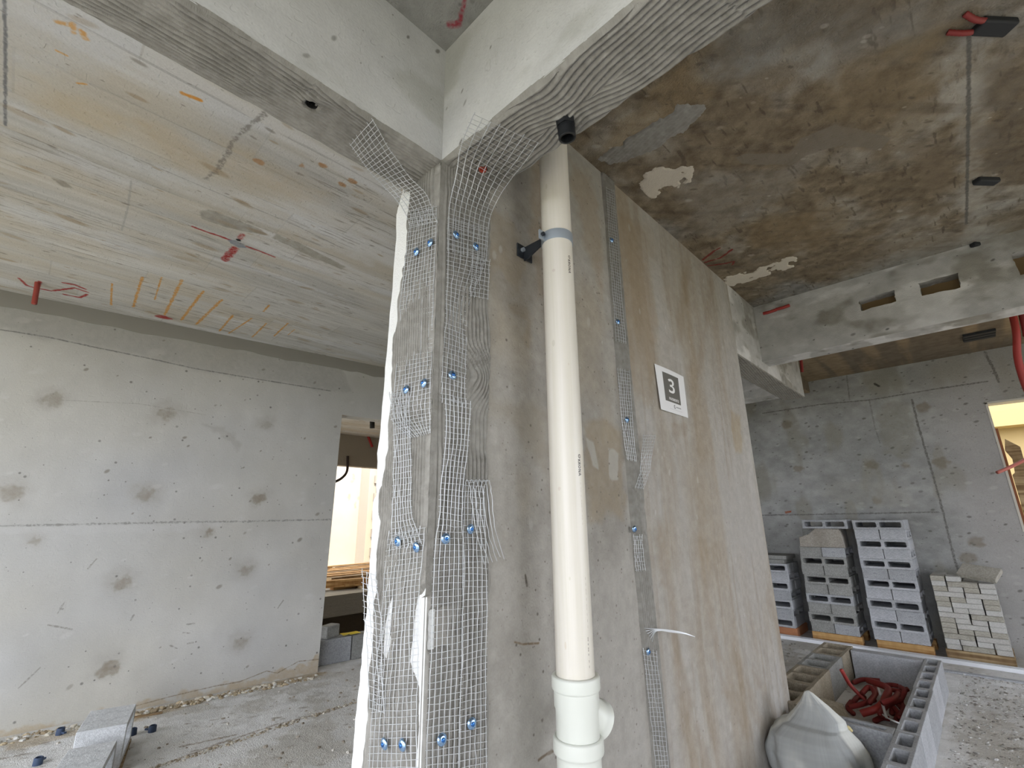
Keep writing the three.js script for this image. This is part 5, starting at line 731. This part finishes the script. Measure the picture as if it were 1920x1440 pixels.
struct('wall_yard', boxUV(box(-4, 12, 0.1, 5, -10.8, -10.5), sunny), concrete(sunny, { bump: 0.001 }), 'sunlit concrete wall seen through the doorway', 'wall');
{ const x0 = at(689, 950, 'z', -10.1).x, x1 = at(702, 950, 'z', -10.1).x, pil = struct('wall_pilaster', boxUV(box(x0, x1 + 0.7, 0.17, 3.2, -10.5, -10.1), sunny), new THREE.MeshStandardMaterial({ color: 0xa8a398, roughness: 0.95 }), 'pale pilaster against the sunlit wall with blockwork beside it', 'wall'); const bb = new THREE.MeshStandardMaterial({ color: 0x98938a, roughness: 0.95 }), bg = new RoundedBoxGeometry(0.38, 0.185, 0.06, 1, 0.006); for (let j = 0; j < 13; j++) for (let k = 0; k < 2; k++) { const o = mesh('block', bg, bb, pil); o.position.set(x1 + 0.2 + k * 0.395 - (j % 2) * 0.06, 0.27 + j * 0.2, -10.075); } }
{
  const q = (px, py, y) => at(px, py, 'y', y), R = rng(31), lowB = boxUV(new RoundedBoxGeometry(0.38, 0.19, 0.12, 2, 0.004).translate(0, 0.095, 0), SF);
  [[2.38, 0.44], [2.68, 0.16], [2.87, 0.2], [3.16, 0.36]].forEach(([s, w], i) => { const o = mesh('concrete_block', boxUV(new RoundedBoxGeometry(w - 0.01, 0.19, 0.12, 2, 0.004).translate(0, 0.095, 0), SF), blockMats[i % 2]); const p = onLeft(s, 0, -0.205); o.position.copy(p); o.rotation.y = LWT; tag(o, ['wide grey block in the low wall behind the doorway', 'narrow upright block in the low wall behind the doorway', 'second narrow block in the low wall behind the doorway', 'half hidden block ending the low wall behind the doorway'][i], 'block'); }); lowB.dispose();
  const st = tag(mesh('broken_block', boxUV(new RoundedBoxGeometry(0.15, 0.1, 0.1, 2, 0.012).translate(0, 0.05, 0), SF), blockMats[1]), 'lump of concrete on the low wall behind the doorway', 'broken block'); st.position.copy(onLeft(2.42, 0.191, -0.22)); st.rotation.y = 0.4;
  for (const [s, w] of [[2.6, 0.16], [2.85, 0.18]]) { const g = grid(V3(-w / 2, 0, -0.04), X, Z, Y, w, 0.09, 20, 10, (u, v) => 0.004 + 0.014 * fbm(u * 40, v * 50 + s, 5, 3)), o = mesh('yellow_rag', g, new THREE.MeshStandardMaterial({ color: 0xd8c02a, roughness: 0.7, side: THREE.DoubleSide })); o.position.copy(onLeft(s, 0.19, -0.205)); o.rotation.y = LWT; tag(o, s < 2.7 ? 'yellow plastic scrap on the low wall beside the concrete lump' : 'second yellow plastic scrap further along the low wall', 'plastic scrap'); }
  const grp = 'timber scraps on the heap'; for (let ly = 0; ly < 4; ly++) for (let k = 0; k < 11 - ly; k++) { const l = mix(0.7, 1.3, R()), z = -6.92 - k * 0.26 - ly * 0.12, x = ly % 2 ? 4.0 + 0.12 * k : mix(3.5, 4.6, R()) + 0.12 * k, g = boxUV(new THREE.BoxGeometry(l, 0.04, mix(0.1, 0.2, R())), WF), o = mesh('timber_scrap', g, (k + ly) % 3 ? pineMat : dullWood); o.position.set(x, 0.1905 + ly * 0.0402, z); o.rotation.y = (R() - 0.5) * 0.14; tag(o, 'loose timber scrap on the heap beyond the doorway', 'timber', grp); }
  const bk = tag(mesh('timber_beam', boxUV(new RoundedBoxGeometry(0.9, 0.1, 0.12, 2, 0.004), WF), pineMat), 'thick sawn timber lying on the heap beyond the doorway', 'timber'); bk.position.copy(q(655, 1092, 0.26)); bk.rotation.y = -0.25;
  tag(settleMesh(mesh('rope', sweep(spline([[652, 855], [650, 885], [640, 897], [622, 906]].map(([a, b]) => at(a, b, 'z', -7.785)), 24), 0.022, 8), new THREE.MeshStandardMaterial({ color: 0x2c1c16, roughness: 0.8 }))), 'dark hose hanging in front of the sunlit wall', 'hose');
  conduit([at(690, 817, 'z', -7.785).toArray(), at(698, 838, 'z', -7.785).toArray()], 0.024, 'red conduit hanging beyond the doorway', null, new THREE.MeshStandardMaterial({ color: 0xa02018, roughness: 0.6 }));
  tag(settleMesh(mesh('lamp_socket', sweep([V3(at(698, 797, 'z', -5.6).x, TOPL, -5.6), V3(at(698, 797, 'z', -5.6).x, at(698, 786, 'z', -5.6).y, -5.6), at(698, 787, 'z', -5.6), at(698, 803, 'z', -5.6)], (i) => i < 2 ? 0.004 : 0.032, 14), new THREE.MeshStandardMaterial({ color: 0x15130f, roughness: 0.6 }))), 'black socket hanging behind the door lintel', 'socket');
}
// ------------------------------------------------------------------ window: reveal, frame pieces, sunlit building outside
{
  const a = at(1850, 755, 'x', XB), w1 = new THREE.MeshStandardMaterial({ color: 0xc6c1b6, roughness: 0.9 }), o = tag(new THREE.Group(), 'raw window opening with a broken timber frame', 'window', null, 'structure'); o.name = 'window_1'; scene.add(o);
  mesh('reveal', box(XB - 0.003, XB + 0.15, 1.0, 2.13, a.z - 0.012, a.z + 0.004), w1, o); mesh('head', box(XB - 0.003, XB + 0.15, 2.118, 2.135, a.z - 0.012, 1.66), w1, o);
  const s = new THREE.Shape([[0, 0], [0.09, 0], [0.1, 0.72], [0.02, 0.8], [0.0, 0.7], [0.03, 0.62], [0.02, 0.5], [0.0, 0.48]].map((p) => new THREE.Vector2(...p))); mesh("frame_post", boxUV(new THREE.ExtrudeGeometry(s, { depth: 0.03, bevelEnabled: false }).rotateY(-Math.PI / 2).translate(XB + 0.13, 1.0, a.z + 0.03), WF), dullWood, o);
  mesh('frame_strip', new THREE.BoxGeometry(0.03, 1.0, 0.02).translate(XB + 0.1, 1.4, a.z + 0.015), new THREE.MeshStandardMaterial({ color: 0x7a4a2c, roughness: 0.8 }), o);
  const ff = new THREE.MeshStandardMaterial({ color: 0xb09a6c, roughness: 0.9 }), b = thing('building', 'sunlit pale building outside the window', 'building', [11, -8, 0]); mesh('facade', new THREE.BoxGeometry(0.4, 14, 14).translate(0.2, 7, 0), ff, b); mesh('ledge', new THREE.BoxGeometry(0.35, 0.25, 14).translate(-0.15, 10.6, 0), ff, b); mesh('ledge', new THREE.BoxGeometry(0.35, 0.25, 14).translate(-0.15, 9.4, 0), ff, b);
}
renderer.render(scene, camera);
